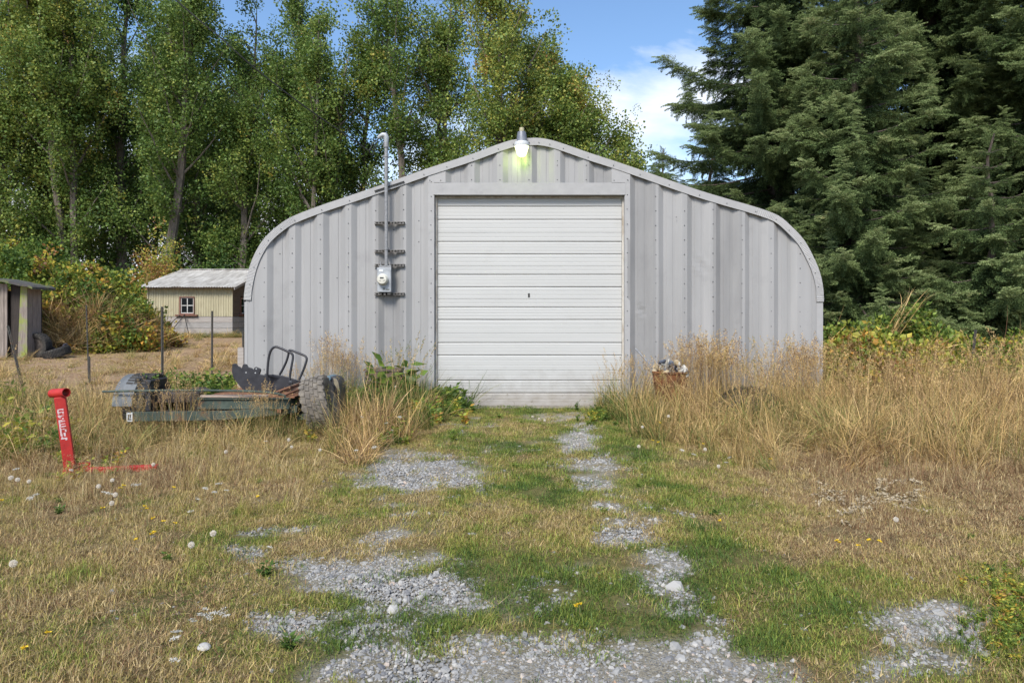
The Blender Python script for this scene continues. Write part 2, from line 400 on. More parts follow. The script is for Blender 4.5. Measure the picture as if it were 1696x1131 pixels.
soil = ramp(gnoise(14, 9, .7), [(.3, (0.108,0.072,0.037)), (.5, (0.194,0.137,0.068)), (.7, (0.302,0.230,0.124))])
moss = ramp(gnoise(30, 8, .7), [(.3, (0.058,0.065,0.019)), (.5, (0.130,0.122,0.037)), (.72, (0.216,0.180,0.074))])
straw = ramp(gnoise(9, 9, .75), [(.3, (.16,.09,.055)), (.48, (.29,.19,.115)), (.68, (.46,.35,.21))])
c1 = mixc(gatt('dry').outputs['Fac'], moss, soil)
vor = N('ShaderNodeTexVoronoi', t); vor.inputs['Scale'].default_value = 85; L(t, gtc.outputs['Object'], vor.inputs['Vector'])
sep = N('ShaderNodeSeparateXYZ', t); L(t, vor.outputs['Color'], sep.inputs[0])
stone = ramp(sep.outputs[0], [(0, (0.123,0.119,0.112)), (.4, (0.246,0.242,0.224)), (.75, (0.328,0.316,0.288)), (1, (0.410,0.377,0.320))])
dust = ramp(gnoise(40, 8, .7), [(.35, (0.202,0.175,0.130)), (.65, (0.367,0.330,0.252))])
sm = N('ShaderNodeMapRange', t); sm.inputs['From Min'].default_value = .35; sm.inputs['From Max'].default_value = .5; L(t, vor.outputs['Distance'], sm.inputs[0])
gr = mixc(sm.outputs[0], stone, dust)
c2 = mixc(gatt('gravel').outputs['Fac'], c1, gr)
c3 = mixc(gatt('far').outputs['Fac'], c2, straw)
L(t, c3, b.inputs['Base Color']); b.inputs['Roughness'].default_value = .95; b.inputs['Specular IOR Level'].default_value = .15
bp = N('ShaderNodeBump', t); bp.inputs['Distance'].default_value = .02; L(t, gnoise(45, 8, .7), bp.inputs['Height']); L(t, bp.outputs[0], b.inputs['Normal'])
ground = obj('ground', mesh_np('ground', np.stack([XX.ravel(), YY.ravel(), ZZ.ravel()], 1), [Q], [gm],
    dict(gravel=G0.ravel(), dry=dryness(XX, YY).ravel(), far=barefar(XX, YY).ravel()), smooth=True))
tag(ground, 'dry weedy yard ground with patches of grey gravel', 'ground', kind='structure')

# ------------------------------------------------------------------ metal quonset barn
BY = 11.1; PM = F / BY
def bx(px): return (px - CX) / PM
def bz(py): return CH - (py - CY) / PM
steel = mat('galvanised_steel', (0.349,0.343,0.336), .6, .15, col2=(0.286,0.281,0.274), scale=3, stretch=(1, 1, .12), lo=.3, hi=.7, bump=.0012, bscale=9, col3=(0.246,0.241,0.238), s3=1.3, lo3=.56, hi3=.82, splash=(.17,.14,.11))
steel_b = mat('galvanised_steel_dull', (0.327,0.322,0.314), .62, .12, col2=(0.268,0.262,0.257), scale=5, stretch=(1, 1, .2), lo=.3, hi=.7, bump=.001, bscale=14, col3=(0.215,0.211,0.209), s3=2.3, lo3=.55, hi3=.8, splash=(.17,.14,.11))
flash = mat('galvanised_flashing', (0.371,0.365,0.359), .65, .1, col2=(0.316,0.311,0.305), scale=6, lo=.3, hi=.7, bump=.0008, bscale=20, col3=(0.285,0.281,0.278), s3=5, lo3=.58, hi3=.75)
steel_c = steel_b.copy()
for n_ in steel_c.node_tree.nodes:
    if n_.type == 'VALTORGB':
        for e_ in n_.color_ramp.elements: e_.color = tuple(c*.86 for c in e_.color[:3]) + (1,)
darkvoid = mat('dark_interior', (.02,.02,.02), .95)
boltm = mat('bolt_head', (.10,.10,.105), .6, .5)
# arch outline, measured on the gable
arch_px = [(405,690),(405,600),(405,530),(405,497),(408,470),(415,441),(425,417),(440,394),(462,374),(486,359),(531,341.5),(577,326),(637,305.5),(700,283),(738,270.5),(781,256.5),(823,241),(849,233),(876,230),
           (893,229.8),(912,233),(935,240),(976,254.5),(1018,268),(1062,283),(1110,300),(1160,317),(1205,330.5),(1253,344.5),(1288,358),(1311,377),(1331,399),(1346,426),(1356,450),(1361.5,474),(1363,500),(1363,560),(1363,690)]
AP = [(bx(a), bz(b_)) for a, b_ in arch_px]
def dense(P, k=4):
    out = []
    for i in range(len(P) - 1):
        p0 = P[max(i-1, 0)]; p1 = P[i]; p2 = P[i+1]; p3 = P[min(i+2, len(P)-1)]
        for j in range(k):
            s = j / k; q = []
            for c in (0, 1):
                q.append(.5 * ((2*p1[c]) + (-p0[c]+p2[c])*s + (2*p0[c]-5*p1[c]+4*p2[c]-p3[c])*s*s + (-p0[c]+3*p1[c]-3*p2[c]+p3[c])*s**3))
            out.append(tuple(q))
    out.append(P[-1]); return out
AD = dense(AP)
XL, XR = AP[0][0], AP[-1][0]
_top = [p for p in AD if p[1] > bz(505)]
_tx = np.array([p[0] for p in _top]); _tz = np.array([p[1] for p in _top]); _o = np.argsort(_tx); _tx = _tx[_o]; _tz = _tz[_o]
def ztop(x): return float(np.interp(x, _tx, _tz))
barn = empty('metal_barn', (bx(884), BY, 0), 'grey corrugated metal arch barn with curved eaves and a white roll up door', 'barn')
BO = barn.location.copy()
def badd(mb, name, m, parent=None, **k):
    for i, v in enumerate(mb.v): mb.v[i] = (v[0] - BO.x, v[1] - BO.y, v[2] - BO.z)
    return mb.build(name, m, barn if parent is None else parent, **k)
DEP = .052
crL = [437.5, 484, 530.6, 577, 622, 668, 714]; crR = [1039, 1086, 1133.5, 1181, 1229, 1277, 1325]
crT = [733.5, 781, 828, 876, 923, 971, 1018]
DL, DR = 719, 1035      # door opening, px
def rib_profile(xa, xb, ca=True, cb=True):
    """(x, depth) across one bay from crest centre xa to crest centre xb"""
    if not (ca and cb):
        m_ = xa + (xb - xa)*(.45 if cb else .55); return [(xa, 0), (m_ - .006, 0), (m_, .005), (m_ + .006, 0), (xb, 0)]
    wd = xb - xa; cw = .044; sl = .09 * min(1, wd / .45)
    P = [(xa, 0)] if ca else [(xa, DEP)]
    if ca: P += [(xa + cw, 0), (xa + cw + .006, .002), (xa + cw + sl, DEP)]
    m_ = (xa + xb) / 2
    P += [(m_ - .055, DEP), (m_ - .05, DEP - .006), (m_ + .05, DEP - .006), (m_ + .055, DEP)]
    if cb: P += [(xb - cw - sl, DEP), (xb - cw - .006, .002), (xb - cw, 0), (xb, 0)]
    else: P += [(xb, DEP)]
    return P
def wall_panel(xa, xb, z0, ca=True, cb=True, name='wall_panel', m=None, dents=None, zt=None):
    prof = rib_profile(xa, xb, ca, cb)
    rows = 9 if dents is None else 60
    if dents is not None:
        q = []
        for (a, da), (b_, db) in zip(prof[:-1], prof[1:]):
            k = max(1, int(abs(b_ - a) / .02))
            for j in range(k): q.append((a + (b_-a)*j/k, da + (db-da)*j/k))
        prof = q + [prof[-1]]
    V = []; n = len(prof); sag = rnd.uniform(-.004, .004)
    for i in range(rows):
        for x, d in prof:
            zt_ = (ztop(x) if zt is None else zt) - .03; s = i / (rows - 1); z = z0 + (zt_ - z0) * s
            y = BY + d + sag * math.sin(s * 3.1) + .0025 * math.sin(z * 2.3 + x * 3)
            if dents:
                for dx, dz, r, a in dents:
                    q = math.hypot((x - dx), (z - dz) * .8) / r
                    if q < 1: y += a * (1 - q*q)**2 * math.sin((x - dx) * 23 + (z - dz) * 17 + 1)
            V.append((x - BO.x, y - BO.y, z))
    F_ = [(i*n + j, i*n + j + 1, (i+1)*n + j + 1, (i+1)*n + j) for i in range(rows-1) for j in range(n-1)]
    me = bpy.data.meshes.new(name); me.from_pydata(V, [], F_); me.materials.append(m or rnd.choice((steel, steel, steel_b, steel_c))); me.update()
    o = obj(name, me, barn); s = o.modifiers.new('thick', 'SOLIDIFY'); s.thickness = .0015; s.offset = -1
    return o
xs = [bx(p) for p in crL]; wall_panel(XL + .02, xs[0], -.05, False, True)
for a, b_ in zip(xs[:-1], xs[1:]): wall_panel(a, b_, -.05)
xs = [bx(p) for p in crR]
for i, (a, b_) in enumerate(zip(xs[:-1], xs[1:])):
    wall_panel(a, b_, -.05, dents=[(bx(1062), bz(515), .13, .012), (bx(1052), bz(612), .16, .010), (bx(1054), bz(585), .1, .008)] if i == 0 else ([(bx(1160), bz(440), .22, .006)] if i == 2 else None))
wall_panel(xs[-1], XR - .02, -.05, True, False)
xs = [bx(p) for p in crT]
for a, b_ in zip(xs[:-1], xs[1:]): wall_panel(a, b_, bz(303), name='gable_panel')
# plates closing the corners of the header band
for a, b_ in ((709.5, 738), (1013, 1043.5)):
    xa, xb = bx(a), bx(b_)
    badd(MB().prism([(xa, bz(302.5)), (xb, bz(302.5)), (xb, ztop(xb) - .04), (xa, ztop(xa) - .04)], BY - .006, BY - .003), 'corner_plate', flash)
# jambs, header, reveal
for a, b_, s in ((709.5, DL, 1), (DR, 1043.5, -1)):
    badd(MB().box((bx(a), BY - .004, -.04), (bx(b_), BY + .002, bz(302.5))), 'jamb_flashing', flash)
    e = bx(b_) if s == 1 else bx(a)
    badd(MB().box((e - .002 if s == 1 else e - .004, BY + .004, -.04), (e + .004 if s == 1 else e + .002, BY + .17, bz(323))), 'jamb_reveal', flash)
badd(MB().box((bx(DL - 1), BY - .012, bz(323)), (bx(DR + 1), BY - .002, bz(303.2))).box((bx(DL-1), BY - .002, bz(323)), (bx(DR+1), BY + .17, bz(323) + .004)), 'door_header', flash, bevel=.003)
# trim that follows the arch, in lengths
tw = .112
cuts = [0, 3, 9, 13, 16, 21, 23, 28, 35, len(arch_px) - 1]
K = 4
def off(i):
    a = AD[max(i-1, 0)]; b_ = AD[min(i+1, len(AD)-1)]; d = Vector((b_[0]-a[0], b_[1]-a[1])).normalized(); return Vector((d.y, -d.x))
for c in range(1, len(cuts) - 2):
    a, b_ = cuts[c]*K, cuts[c+1]*K; m = MB(); V = []; k = 0; pr = BY - .016 - .003 * (c % 2)
    st = 1; crimp = c in (1, 7)
    ids = list(range(a, b_ + 1)); fine = []
    for i in ids[:-1]:
        for j in range(6 if crimp else 1): fine.append(i + j / (6 if crimp else 1))
    fine.append(ids[-1]); n = len(fine)
    for q, fi in enumerate(fine):
        i = int(fi); f_ = fi - i; i2 = min(i+1, len(AD)-1)
        p = Vector(AD[i]) * (1-f_) + Vector(AD[i2]) * f_; o_ = off(i) * (1-f_) + off(i2) * f_
        y = pr - (.005 * (q % 2) if crimp else 0); ov = .006
        A = p - o_ * ov; B = p + o_ * tw
        V += [(A.x, BY + .12, A.y), (A.x, y, A.y), (B.x, y, B.y), (B.x, y + .012, B.y)]
    Fc = [(q*4 + s_, q*4 + s_ + 1, (q+1)*4 + s_ + 1, (q+1)*4 + s_) for q in range(n-1) for s_ in range(3)]
    m.add(V, Fc); o = badd(m, 'arch_trim', flash); sm_ = o.modifiers.new('thick', 'SOLIDIFY'); sm_.thickness = .002
# lower side edges
for x, s in ((XL, 1), (XR, -1)):
    badd(MB().box((min(x, x + s*.10), BY - .004, -.04), (max(x, x + s*.05), BY + .05, bz(500))), 'corner_flashing', flash)
# arched roof shell with its own ribs, running back
V = []; ys = []
y = BY + .02
while y < BY + 12: ys += [(y, 0), (y + .18, 0), (y + .27, .06), (y + .44, .06), (y + .53, 0)]; y += .62
n = len(AD)
for y, r_ in ys:
    for i, p in enumerate(AD):
        o_ = off(i); V.append((p[0] - o_.x * r_ + o_.x*.012, y, p[1] - o_.y * r_ + o_.y*.012))
Fc = [(a*n + i, a*n + i + 1, (a+1)*n + i + 1, (a+1)*n + i) for a in range(len(ys)-1) for i in range(n-1)]
badd(MB().add(V, Fc), 'roof', steel_b)
back = [(p[0] + off(i).x*.03, p[1] + off(i).y*.03) for i, p in enumerate(AD)]
badd(MB().prism(back, BY + 11.9, BY + 11.95), 'rear_wall', steel_b)
# bolts of the walls (a few mm each): one part
bm_ = MB()
def bolt(x, z, y=BY, r=.0095):
    bm_.lathe([(r, 0), (r*.8, .007), (.001, .009)], 6, Matrix.Translation((x, y, z)) @ Matrix.Rotation(R(90), 4, 'X'))
for p in crL + crR:
    x = bx(p); z = .12 + rnd.uniform(0, .03)
    while z < ztop(x) - .2: bolt(x + rnd.uniform(-.004, .004), z + rnd.uniform(-.006, .006), BY - (.004 if p in (714, 1039) else 0)); z += .2365
for p in crT[1:-1]:
    x = bx(p); bolt(x, bz(298)); bolt(x, bz(274)); 
    if ztop(x) - .35 > bz(274): bolt(x, ztop(x) - .3)
for k, i in enumerate(range(3*K, len(AD) - 3*K, 2)):
    if k % 2: continue
    q = Vector(AD[i]) + off(i) * tw * .6; bolt(q.x, q.y, BY - .024, .008)
for p, q in ((712, 299), (730, 299), (1017, 299), (1040, 299), (693, 365), (693, 400), (693, 500), (651, 380), (693, 560), (462, 420), (557, 460), (1120, 300+60)): bolt(bx(p), bz(q), BY + (DEP-.006 if 640 < p < 700 or p in (462, 557) else -.006))
tag(badd(bm_, 'bolts', boltm, bevel=0), kind='stuff')
# ---- overhead door
dm = mat('white_door_panel', (0.476,0.474,0.457), .5, 0, col2=(0.433,0.432,0.415), scale=2, stretch=(.4, 1, 1.2), lo=.2, hi=.8, bump=.0003, bscale=12, col3=(0.399,0.391,0.365), s3=1.8, lo3=.6, hi3=.85, spec=.35, splash=(.17,.14,.11))
dm2 = mat('dirty_white_door_panel', (0.451,0.433,0.407), .6, 0, col2=(0.357,0.332,0.290), scale=9, stretch=(.5, 1, 2), lo=.34, hi=.6, bump=.0006, bscale=12, col3=(0.170,0.145,0.108), s3=14, lo3=.60, hi3=.72, splash=(.17,.14,.11))
DY = BY + .12
lines = [(326, 340), (340, 362), (362, 399), (399, 420), (420, 454), (454, 475), (475, 509), (509, 529.5), (529.5, 568), (568, 589), (589, 631), (631, 652), (652, 674.5)]
x0, x1 = bx(723.5), bx(1031.5)
for i, (a, b_) in enumerate(lines):
    zt, zb = bz(a), bz(b_); g = .009; H = zt - zb
    # cross-section: bevelled proud board with shallow ribs
    wide = (b_ - a) > 30
    pr = [(DY + .032, zb), (DY + .004, zb + g * .6), (DY, zb + g * 1.8)]
    nr = 4 if wide else 3
    for k in range(1, nr + 1):
        zc = zb + H * k / (nr + 1); d = .006 if (wide and k == 2) else .002
        pr += [(DY, zc - .007), (DY + d, zc - .002), (DY + d, zc + .002), (DY, zc + .007)]
    pr += [(DY, zt - g * 2.4), (DY + .006, zt - g * .8), (DY + .032, zt)]
    bow = rnd.uniform(-.003, .003)
    V = []; nn = len(pr)
    for s in range(7):
        x = x0 + (x1 - x0) * s / 6
        for y, z in pr: V.append((x, y + bow * math.sin(s / 6 * 3.14) + .0015 * math.sin(s * 1.7 + i), z + .002 * math.sin(s * .9 + i * 2) * (.5 if i else 0)))
    Fc = [(s*nn + k, (s+1)*nn + k, (s+1)*nn + k + 1, s*nn + k + 1) for s in range(6) for k in range(nn-1)]
    o = badd(MB().add(V, Fc), 'door_board', dm2 if i == len(lines) - 1 else dm)
    s_ = o.modifiers.new('thick', 'SOLIDIFY'); s_.thickness = .003; s_.offset = -1
badd(MB().box((x0, DY + .03, -.03), (x1, DY + .05, bz(324))), 'door_backing', mat('door_gap', (.10,.10,.10), .9))
stop = mat('weathered_door_stop', (.52,.49,.44), .75, 0, col2=(.34,.29,.23), scale=12, stretch=(1,1,.4), lo=.35, hi=.6)
badd(MB().box((bx(719.6), DY - .03, -.03), (bx(723.2), DY + .02, bz(324))), 'door_stop', stop)
badd(MB().box((bx(1031.8), DY - .03, -.03), (bx(1034.6), DY + .02, bz(324))), 'door_stop', stop)
badd(MB().box((x0 - .02, DY - .02, bz(326.5)), (x1 + .02, DY + .02, bz(324))), 'door_stop', stop)
badd(MB().box((bx(874.7), DY - .006, bz(492)), (bx(877.8), DY + .002, bz(485.5))).box((bx(875.6), DY - .012, bz(490)), (bx(876.9), DY - .006, bz(487.5))), 'door_lock', mat('lock_dark', (.06,.06,.06), .5, .5))
badd(MB().box((x0 - .05, DY - .25, -.06), (x1 + .05, DY + .3, .012)), 'concrete_sill', mat('old_concrete', (.25,.22,.18), .9, var=.4, scale=20, bump=.004, bscale=60))

# ------------------------------------------------------------------ yard light on the gable
lamp = empty('yard_light', (bx(864), BY - .12, bz(240)), 'lit yard light hanging at the peak above the white door', 'lamp')
def ladd(mb, name, m, **k):
    o = mb.build(name, m, lamp, **k); o.location = (0, 0, 0); return o
def lz(py): return bz(py) - lamp.location.z
ladd(MB().lathe([(.035, lz(222)), (.04, lz(219)), (.036, lz(215.5)), (.015, lz(215))], 20), 'photocell', mat('photocell_tan', (.42,.38,.24), .4), smooth=True)
ladd(MB().lathe([(.082, lz(238)), (.08, lz(230)), (.068, lz(222.5)), (.05, lz(221.6))], 24), 'lamp_housing', mat('lamp_grey', (.22,.23,.25), .45, .4, var=.2), smooth=True)
for k in range(8):
    a = k * math.pi / 4
ladd(MB().lathe([(.11, lz(246)), (.118, lz(243.5)), (.112, lz(239)), (.085, lz(237.8))], 28), 'lamp_collar', mat('lamp_collar_white', (.62,.64,.64), .4), smooth=True)
gl = mat('lit_lens', (.8,.85,.6), .3, emis=(.93, 1.0, .45), estr=1.15)
pr = [(.115, lz(246.2))]
for k in range(1, 7):
    f = k / 7; r_ = .115 - .045 * f; z_ = lz(246) - (lz(246) - lz(261)) * f
    pr += [(r_ + .003, z_ + .006), (r_ - .003, z_)]
pr += [(.066, lz(261)), (.03, lz(262.5)), (.001, lz(262.6))]
ladd(MB().lathe(pr, 28), 'lamp_lens', gl, smooth=True)
ladd(MB().box((-.02, .02, lz(232)), (.02, .13, lz(228))), 'lamp_arm', MATS['lamp_grey'])
pl = bpy.data.objects.new('lamp_bulb', bpy.data.lights.new('lamp_bulb', 'POINT')); COL.objects.link(pl); pl.parent = lamp
pl.location = (0, 0, lz(264.5)); pl.data.energy = 1.5; pl.data.color = (.72, 1, .25); pl.data.shadow_soft_size = .04

# ------------------------------------------------------------------ electric service: mast, meter, rails
gal = mat('galvanised_conduit', (.26,.26,.262), .5, .3, var=.25, scale=30, bump=.0004, bscale=60)
rail_m = mat('strut_rail', (.20,.19,.18), .6, .4, col2=(.09,.08,.07), scale=25)
sm0 = empty('service_mast', (bx(641.5), BY - .10, bz(440)), 'tall grey conduit mast rising through the left roof slope above the meter', 'conduit')
def sadd(mb, name, m, root, **k):
    for i, v in enumerate(mb.v): mb.v[i] = tuple(Vector(v) - root.location)
    return mb.build(name, m, root, **k)
MY = BY - .10
sadd(MB().tube([(bx(641.8), MY, bz(441)), (bx(641.5), MY, bz(238))], .029, 16), 'mast_pipe', gal, sm0, smooth=True)
sadd(MB().tube([(bx(641.8), MY, bz(414.5)), (bx(641.8), MY, bz(411))], .037, 16), 'coupling', gal, sm0, smooth=True)
sadd(MB().tube([(bx(641.5), MY, bz(263)), (bx(641.5), MY, bz(260))], .037, 16).box((bx(635), MY-.01, bz(262.4)), (bx(641), MY+.01, bz(260.6))), 'cable_clamp', gal, sm0)
sadd(MB().tube([(bx(641.5), MY, bz(240)), (bx(641.7), MY, bz(235)), (bx(641.6), MY, bz(230.5)), (bx(640), MY, bz(227)), (bx(636), MY, bz(226.5)), (bx(631), MY, bz(229)), (bx(628.5), MY, bz(232))],
    [.036, .04, .045, .046, .042, .032, .024], 14), 'weatherhead', mat('weatherhead_grey', (.36,.38,.39), .5, .2), sm0, smooth=True)
sadd(MB().tube([(bx(641.5), MY, bz(247)), (bx(641.5), MY, bz(239))], .043, 16), 'hub', gal, sm0, smooth=True)
# slot of dark flashing where the mast passes the eave
badd(MB().bar((bx(621), BY - .03, bz(317.5)), (bx(670), BY - .03, bz(301.5)), .012, .022), 'drip_strip', mat('black_rubber', (.03,.03,.03), .8))
for k, py in enumerate((370, 416.5, 439.8, 487)):
    o = empty('strut_rail', (bx(645.8), BY, bz(py)), ['topmost of the four dark slotted rails on the barn wall', 'second dark slotted rail down behind the conduit', 'third dark rail down just above the meter box', 'lowest dark rail under the meter box'][k], 'rail', 'slotted rails that carry the meter')
    m = MB(); hw = .243
    m.box((-hw, -.052, -.021), (hw, -.048, -.013)); m.box((-hw, -.052, .013), (hw, -.048, .021)); m.box((-hw, -.012, -.021), (hw, -.004, .021))
    m.box((-hw, -.048, -.021), (hw, -.012, -.018)); m.box((-hw, -.048, .018), (hw, -.012, .021))
    m.build('channel', rail_m, o)
    s = MB()
    nsl = 9
    for j in range(nsl + 1):
        x = -hw + .02 + (2*hw - .04) * j / nsl; s.box((x - .011, -.051, -.0125), (x + .011, -.049, .0125))
    tag(s.build('slotted_web', rail_m, o), kind='stuff')
meter = empty('electric_meter', (bx(639), BY - .05, bz(464)), 'grey electric meter box with a round white dial on the barn wall', 'meter')
mg = mat('meter_box_grey', (.36,.375,.39), .45, .2, var=.15, scale=10)
def madd(mb, name, m, **k): return sadd(mb, name, m, meter, **k)
madd(MB().box((bx(628), BY - .16, bz(484.5)), (bx(650.3), BY - .055, bz(444.5))), 'meter_box', mg, bevel=.008)
madd(MB().box((bx(627.6), BY - .163, bz(449)), (bx(650.7), BY - .12, bz(444.2))), 'box_lid', mg, bevel=.004)
madd(MB().box((bx(631), BY - .1645, bz(451)), (bx(637.5), BY - .1632, bz(447.5))), 'paper_label', mat('paper_label', (.6,.62,.66), .6))
MD = Matrix.Translation((bx(637.2), BY - .16, bz(463.8))) @ Matrix.Rotation(R(90), 4, 'X')
madd(MB().lathe([(.092, 0), (.092, .02), (.086, .026), (.083, .075), (.07, .092), (.001, .097)], 32, MD), 'meter_dial', mat('meter_dial', (.60,.58,.50), .25, coat=.6, var=.05), smooth=True)
MF = BY - .16 - .0985
mk = MB().box((bx(634.2), MF, bz(463)), (bx(640.2), MF + .004, bz(460.6))).box((bx(631), MF + .006, bz(462.3)), (bx(632.4), MF + .012, bz(461)))
for a, b_ in ((632.5, 465.5), (634, 466.2), (635.2, 465.3), (639, 465.6), (640.5, 466), (641.6, 465.2)): mk.box((bx(a), MF + .001, bz(b_ + .8)), (bx(a + .9), MF + .008, bz(b_)))
madd(mk, 'dial_marks', MATS['lock_dark'])
madd(MB().box((bx(637), BY - .1655, bz(480.5)), (bx(641), BY - .163, bz(477))).box((bx(642), BY-.165, bz(480.8)), (bx(648), BY-.163, bz(479))), 'lock_tag', mat('tag_dark', (.12,.13,.12), .5))
madd(MB().tube([(bx(632.5), BY-.1, bz(444)), (bx(632.5), BY-.1, bz(434.5))], .012, 8).tube([(bx(647.5), BY-.1, bz(444)), (bx(647.5), BY-.1, bz(434.5))], .012, 8).box((bx(630), BY-.12, bz(443.5)), (bx(650), BY-.08, bz(440.5))), 'hub_bracket', gal)
madd(MB().box((bx(631), BY-.13, bz(488.5)), (bx(634.5), BY-.06, bz(484.5))).box((bx(638), BY-.13, bz(489)), (bx(641), BY-.06, bz(484.5))).box((bx(644), BY-.13, bz(488.2)), (bx(649), BY-.06, bz(484.5))), 'box_foot', rail_m)

# overhead service drop
wire_m = mat('black_cable', (.03,.03,.03), .6)
A = at(291, 0, 8.6); P1 = at(361, 59, 8.85); P2 = at(424, 115, 9.15); P3 = at(509, 180, 9.7); P4 = at(581, 229, 10.4); P5 = at(611, 250, 10.8)
dirv = (A - P1).normalized(); FAR = [A + dirv * 3 + Vector((0, 0, .15)), A + dirv * 8 + Vector((0, 0, .9)), A + dirv * 16 + Vector((0, 0, 2.6))]
wdrop = empty('overhead_cable', P5, 'black twisted power cable sagging from the upper left down to the conduit mast', 'cable')
pts = FAR[::-1] + [A, P1, P2, P3, P4, P5]
def smooth_path(P, k=8):
    out = []
    for i in range(len(P)-1):
        p0 = P[max(i-1,0)]; p1 = P[i]; p2 = P[i+1]; p3 = P[min(i+2, len(P)-1)]
        for j in range(k):
            s = j / k; out.append(.5*((2*p1) + (-p0+p2)*s + (2*p0-5*p1+4*p2-p3)*s*s + (-p0+3*p1-3*p2+p3)*s**3))
    return out + [P[-1]]
sp = smooth_path([Vector(p) for p in pts])
sadd(MB().tube(sp, .0085, 6), 'main_cable', wire_m, wdrop, smooth=True)
hd = Vector((bx(629), MY, bz(232)))
for k in range(3):
    e = [P5 + Vector((0, 0, 0)), P5.lerp(hd, .35) + Vector((.02*k, 0, -.14 + .12*k)), P5.lerp(hd, .75) + Vector((0, 0, -.05 + .05*k)), hd]
    sadd(MB().tube(smooth_path(e, 5), .006, 6), 'cable_tail', wire_m, wdrop, smooth=True)

# ------------------------------------------------------------------ tyres
rubber = mat('old_rubber', (0.036,0.033,0.030), .8, 0, col2=(0.019,0.018,0.017), scale=14, bump=.0015, bscale=80, col3=(0.067,0.059,0.048), s3=7, lo3=.45, hi3=.7)
rubber_grey = mat('sun_bleached_rubber', (0.156,0.135,0.110), .85, 0, col2=(0.082,0.072,0.059), scale=12, bump=.002, bscale=70, col3=(0.221,0.193,0.152), s3=9, lo3=.48, hi3=.7)
rimm = mat('rusty_rim', (.10,.085,.075), .6, .4, var=.5, scale=12)
def tyre(name, Rr, W_, loc, rot, label, group=None, rim=True, knobs=26, m=rubber):
    """axis along local x"""
    root = empty(name, loc, label, 'tire', group); root.rotation_euler = rot
    MX = Matrix.Rotation(R(90), 4, 'Y'); h = W_ / 2; ri = Rr * .56
    prof = [(ri, -h*.62), (ri*1.08, -h*.8), (Rr*.74, -h*1.0), (Rr*.9, -h*.98), (Rr*.955, -h*.86), (Rr*.965, -h*.5), (Rr*.968, 0), (Rr*.965, h*.5), (Rr*.955, h*.86), (Rr*.9, h*.98), (Rr*.74, h), (ri*1.08, h*.8), (ri, h*.62), (ri*1.12, h*.5), (Rr*.85, 0), (ri*1.12, -h*.5)]
    MB().lathe(prof, 48, MX, closed=True).build('tire_casing', m, root, smooth=True)
    kb = MB()
    for k in range(knobs):
        a0 = 2*math.pi*k/knobs; st = 2*math.pi/knobs
        rows = [(-h*.93, -h*.56, .0), (-h*.50, -h*.16, .45), (-h*.10, h*.16, .0), (h*.22, h*.52, .5), (h*.58, h*.94, .1)]
        for xa, xb, ph in rows:
            aa = a0 + ph * st; ab = aa + st * .74; sk = st * .22
            V = []
            for r_ in (Rr*.955, Rr*1.0):
                for x, a in ((xa, aa), (xb, aa + sk), (xb, ab + sk), (xa, ab)):
                    rr = r_ * (1 - .03 * (abs(x) / h > .8)); V.append((x, rr*math.cos(a), rr*math.sin(a)))
            kb.add(V, [(0,3,2,1), (4,5,6,7), (0,1,5,4), (1,2,6,5), (2,3,7,6), (3,0,4,7)])
        for s in (-1, 1):      # shoulder lugs
            aa = a0 + .1*st; ab = aa + .5*st; V = []
            for x, r_ in ((s*h*.9, Rr*.97), (s*h*1.03, Rr*.95), (s*h*1.03, Rr*.83), (s*h*.95, Rr*.83)):
                for a in (aa, ab): V.append((x, r_*math.cos(a), r_*math.sin(a)))
            kb.add(V, [(0,1,3,2), (2,3,5,4), (4,5,7,6), (0,2,4,6), (1,7,5,3)])
    o = kb.build('tread', m, root)
    if rim:
        pr = [(ri, -h*.6), (ri*.94, -h*.55), (ri*.9, -h*.2), (ri*.9, h*.2), (ri*.94, h*.55), (ri, h*.6)]
        rm = MB().lathe(pr, 32, MX)
        rm.build('wheel_rim', rimm, root, smooth=True)
    return root
ty = tyre('spare_tire', .375, .30, (0,0,0), (0,0,0), 'big bleached knobbly tire leaning against the right end of the wrecked vehicle', m=rubber_grey, knobs=22)
tyc = at(531, 668, 8.62); ty.location = (tyc.x, tyc.y, .36); ty.rotation_euler = (R(20), R(-16), R(5))

# ------------------------------------------------------------------ stripped vehicle wreck in the grass
gpaint = mat('faded_green_paint', (.085,.108,.090), .75, 0, col2=(.045,.062,.052), scale=6, bump=.001, bscale=50, col3=(.15,.075,.04), s3=5, lo3=.56, hi3=.70, spec=.2)
bluep = mat('faded_blue_paint', (0.128,0.216,0.264), .5, .1, col2=(0.072,0.120,0.152), scale=7, bump=.001, bscale=50)
blackp = mat('dull_black_paint', (.035,.036,.042), .5, .1, col2=(.018,.018,.022), scale=10, bump=.001, bscale=60)
greyf = mat('weathered_grey_plastic', (0.148,0.158,0.164), .65, 0, col2=(0.093,0.101,0.104), scale=9, stretch=(2,1,1), bump=.002, bscale=30)
rust = mat('rust', (.26,.12,.06), .85, .1, col2=(.13,.06,.035), scale=14, bump=.003, bscale=60)
darkm = mat('grimy_dark_metal', (.045,.038,.032), .75, .2, col2=(.02,.018,.016), scale=12, bump=.002, bscale=40)
brownm = mat('dark_brown_metal', (.075,.055,.042), .75, .1, col2=(.035,.028,.024), scale=9, stretch=(1,1,5), bump=.003, bscale=20)
W0 = at(350, 690, 8.7); W0.z = 0
wreck = empty('vehicle_wreck', W0, 'stripped green and black off road vehicle tub lying in tall dry grass', 'wrecked vehicle')
def wadd(mb, name, m, **k): return sadd(mb, name, m, wreck, **k)
def w(px, py, Y): return at(px, py, Y)
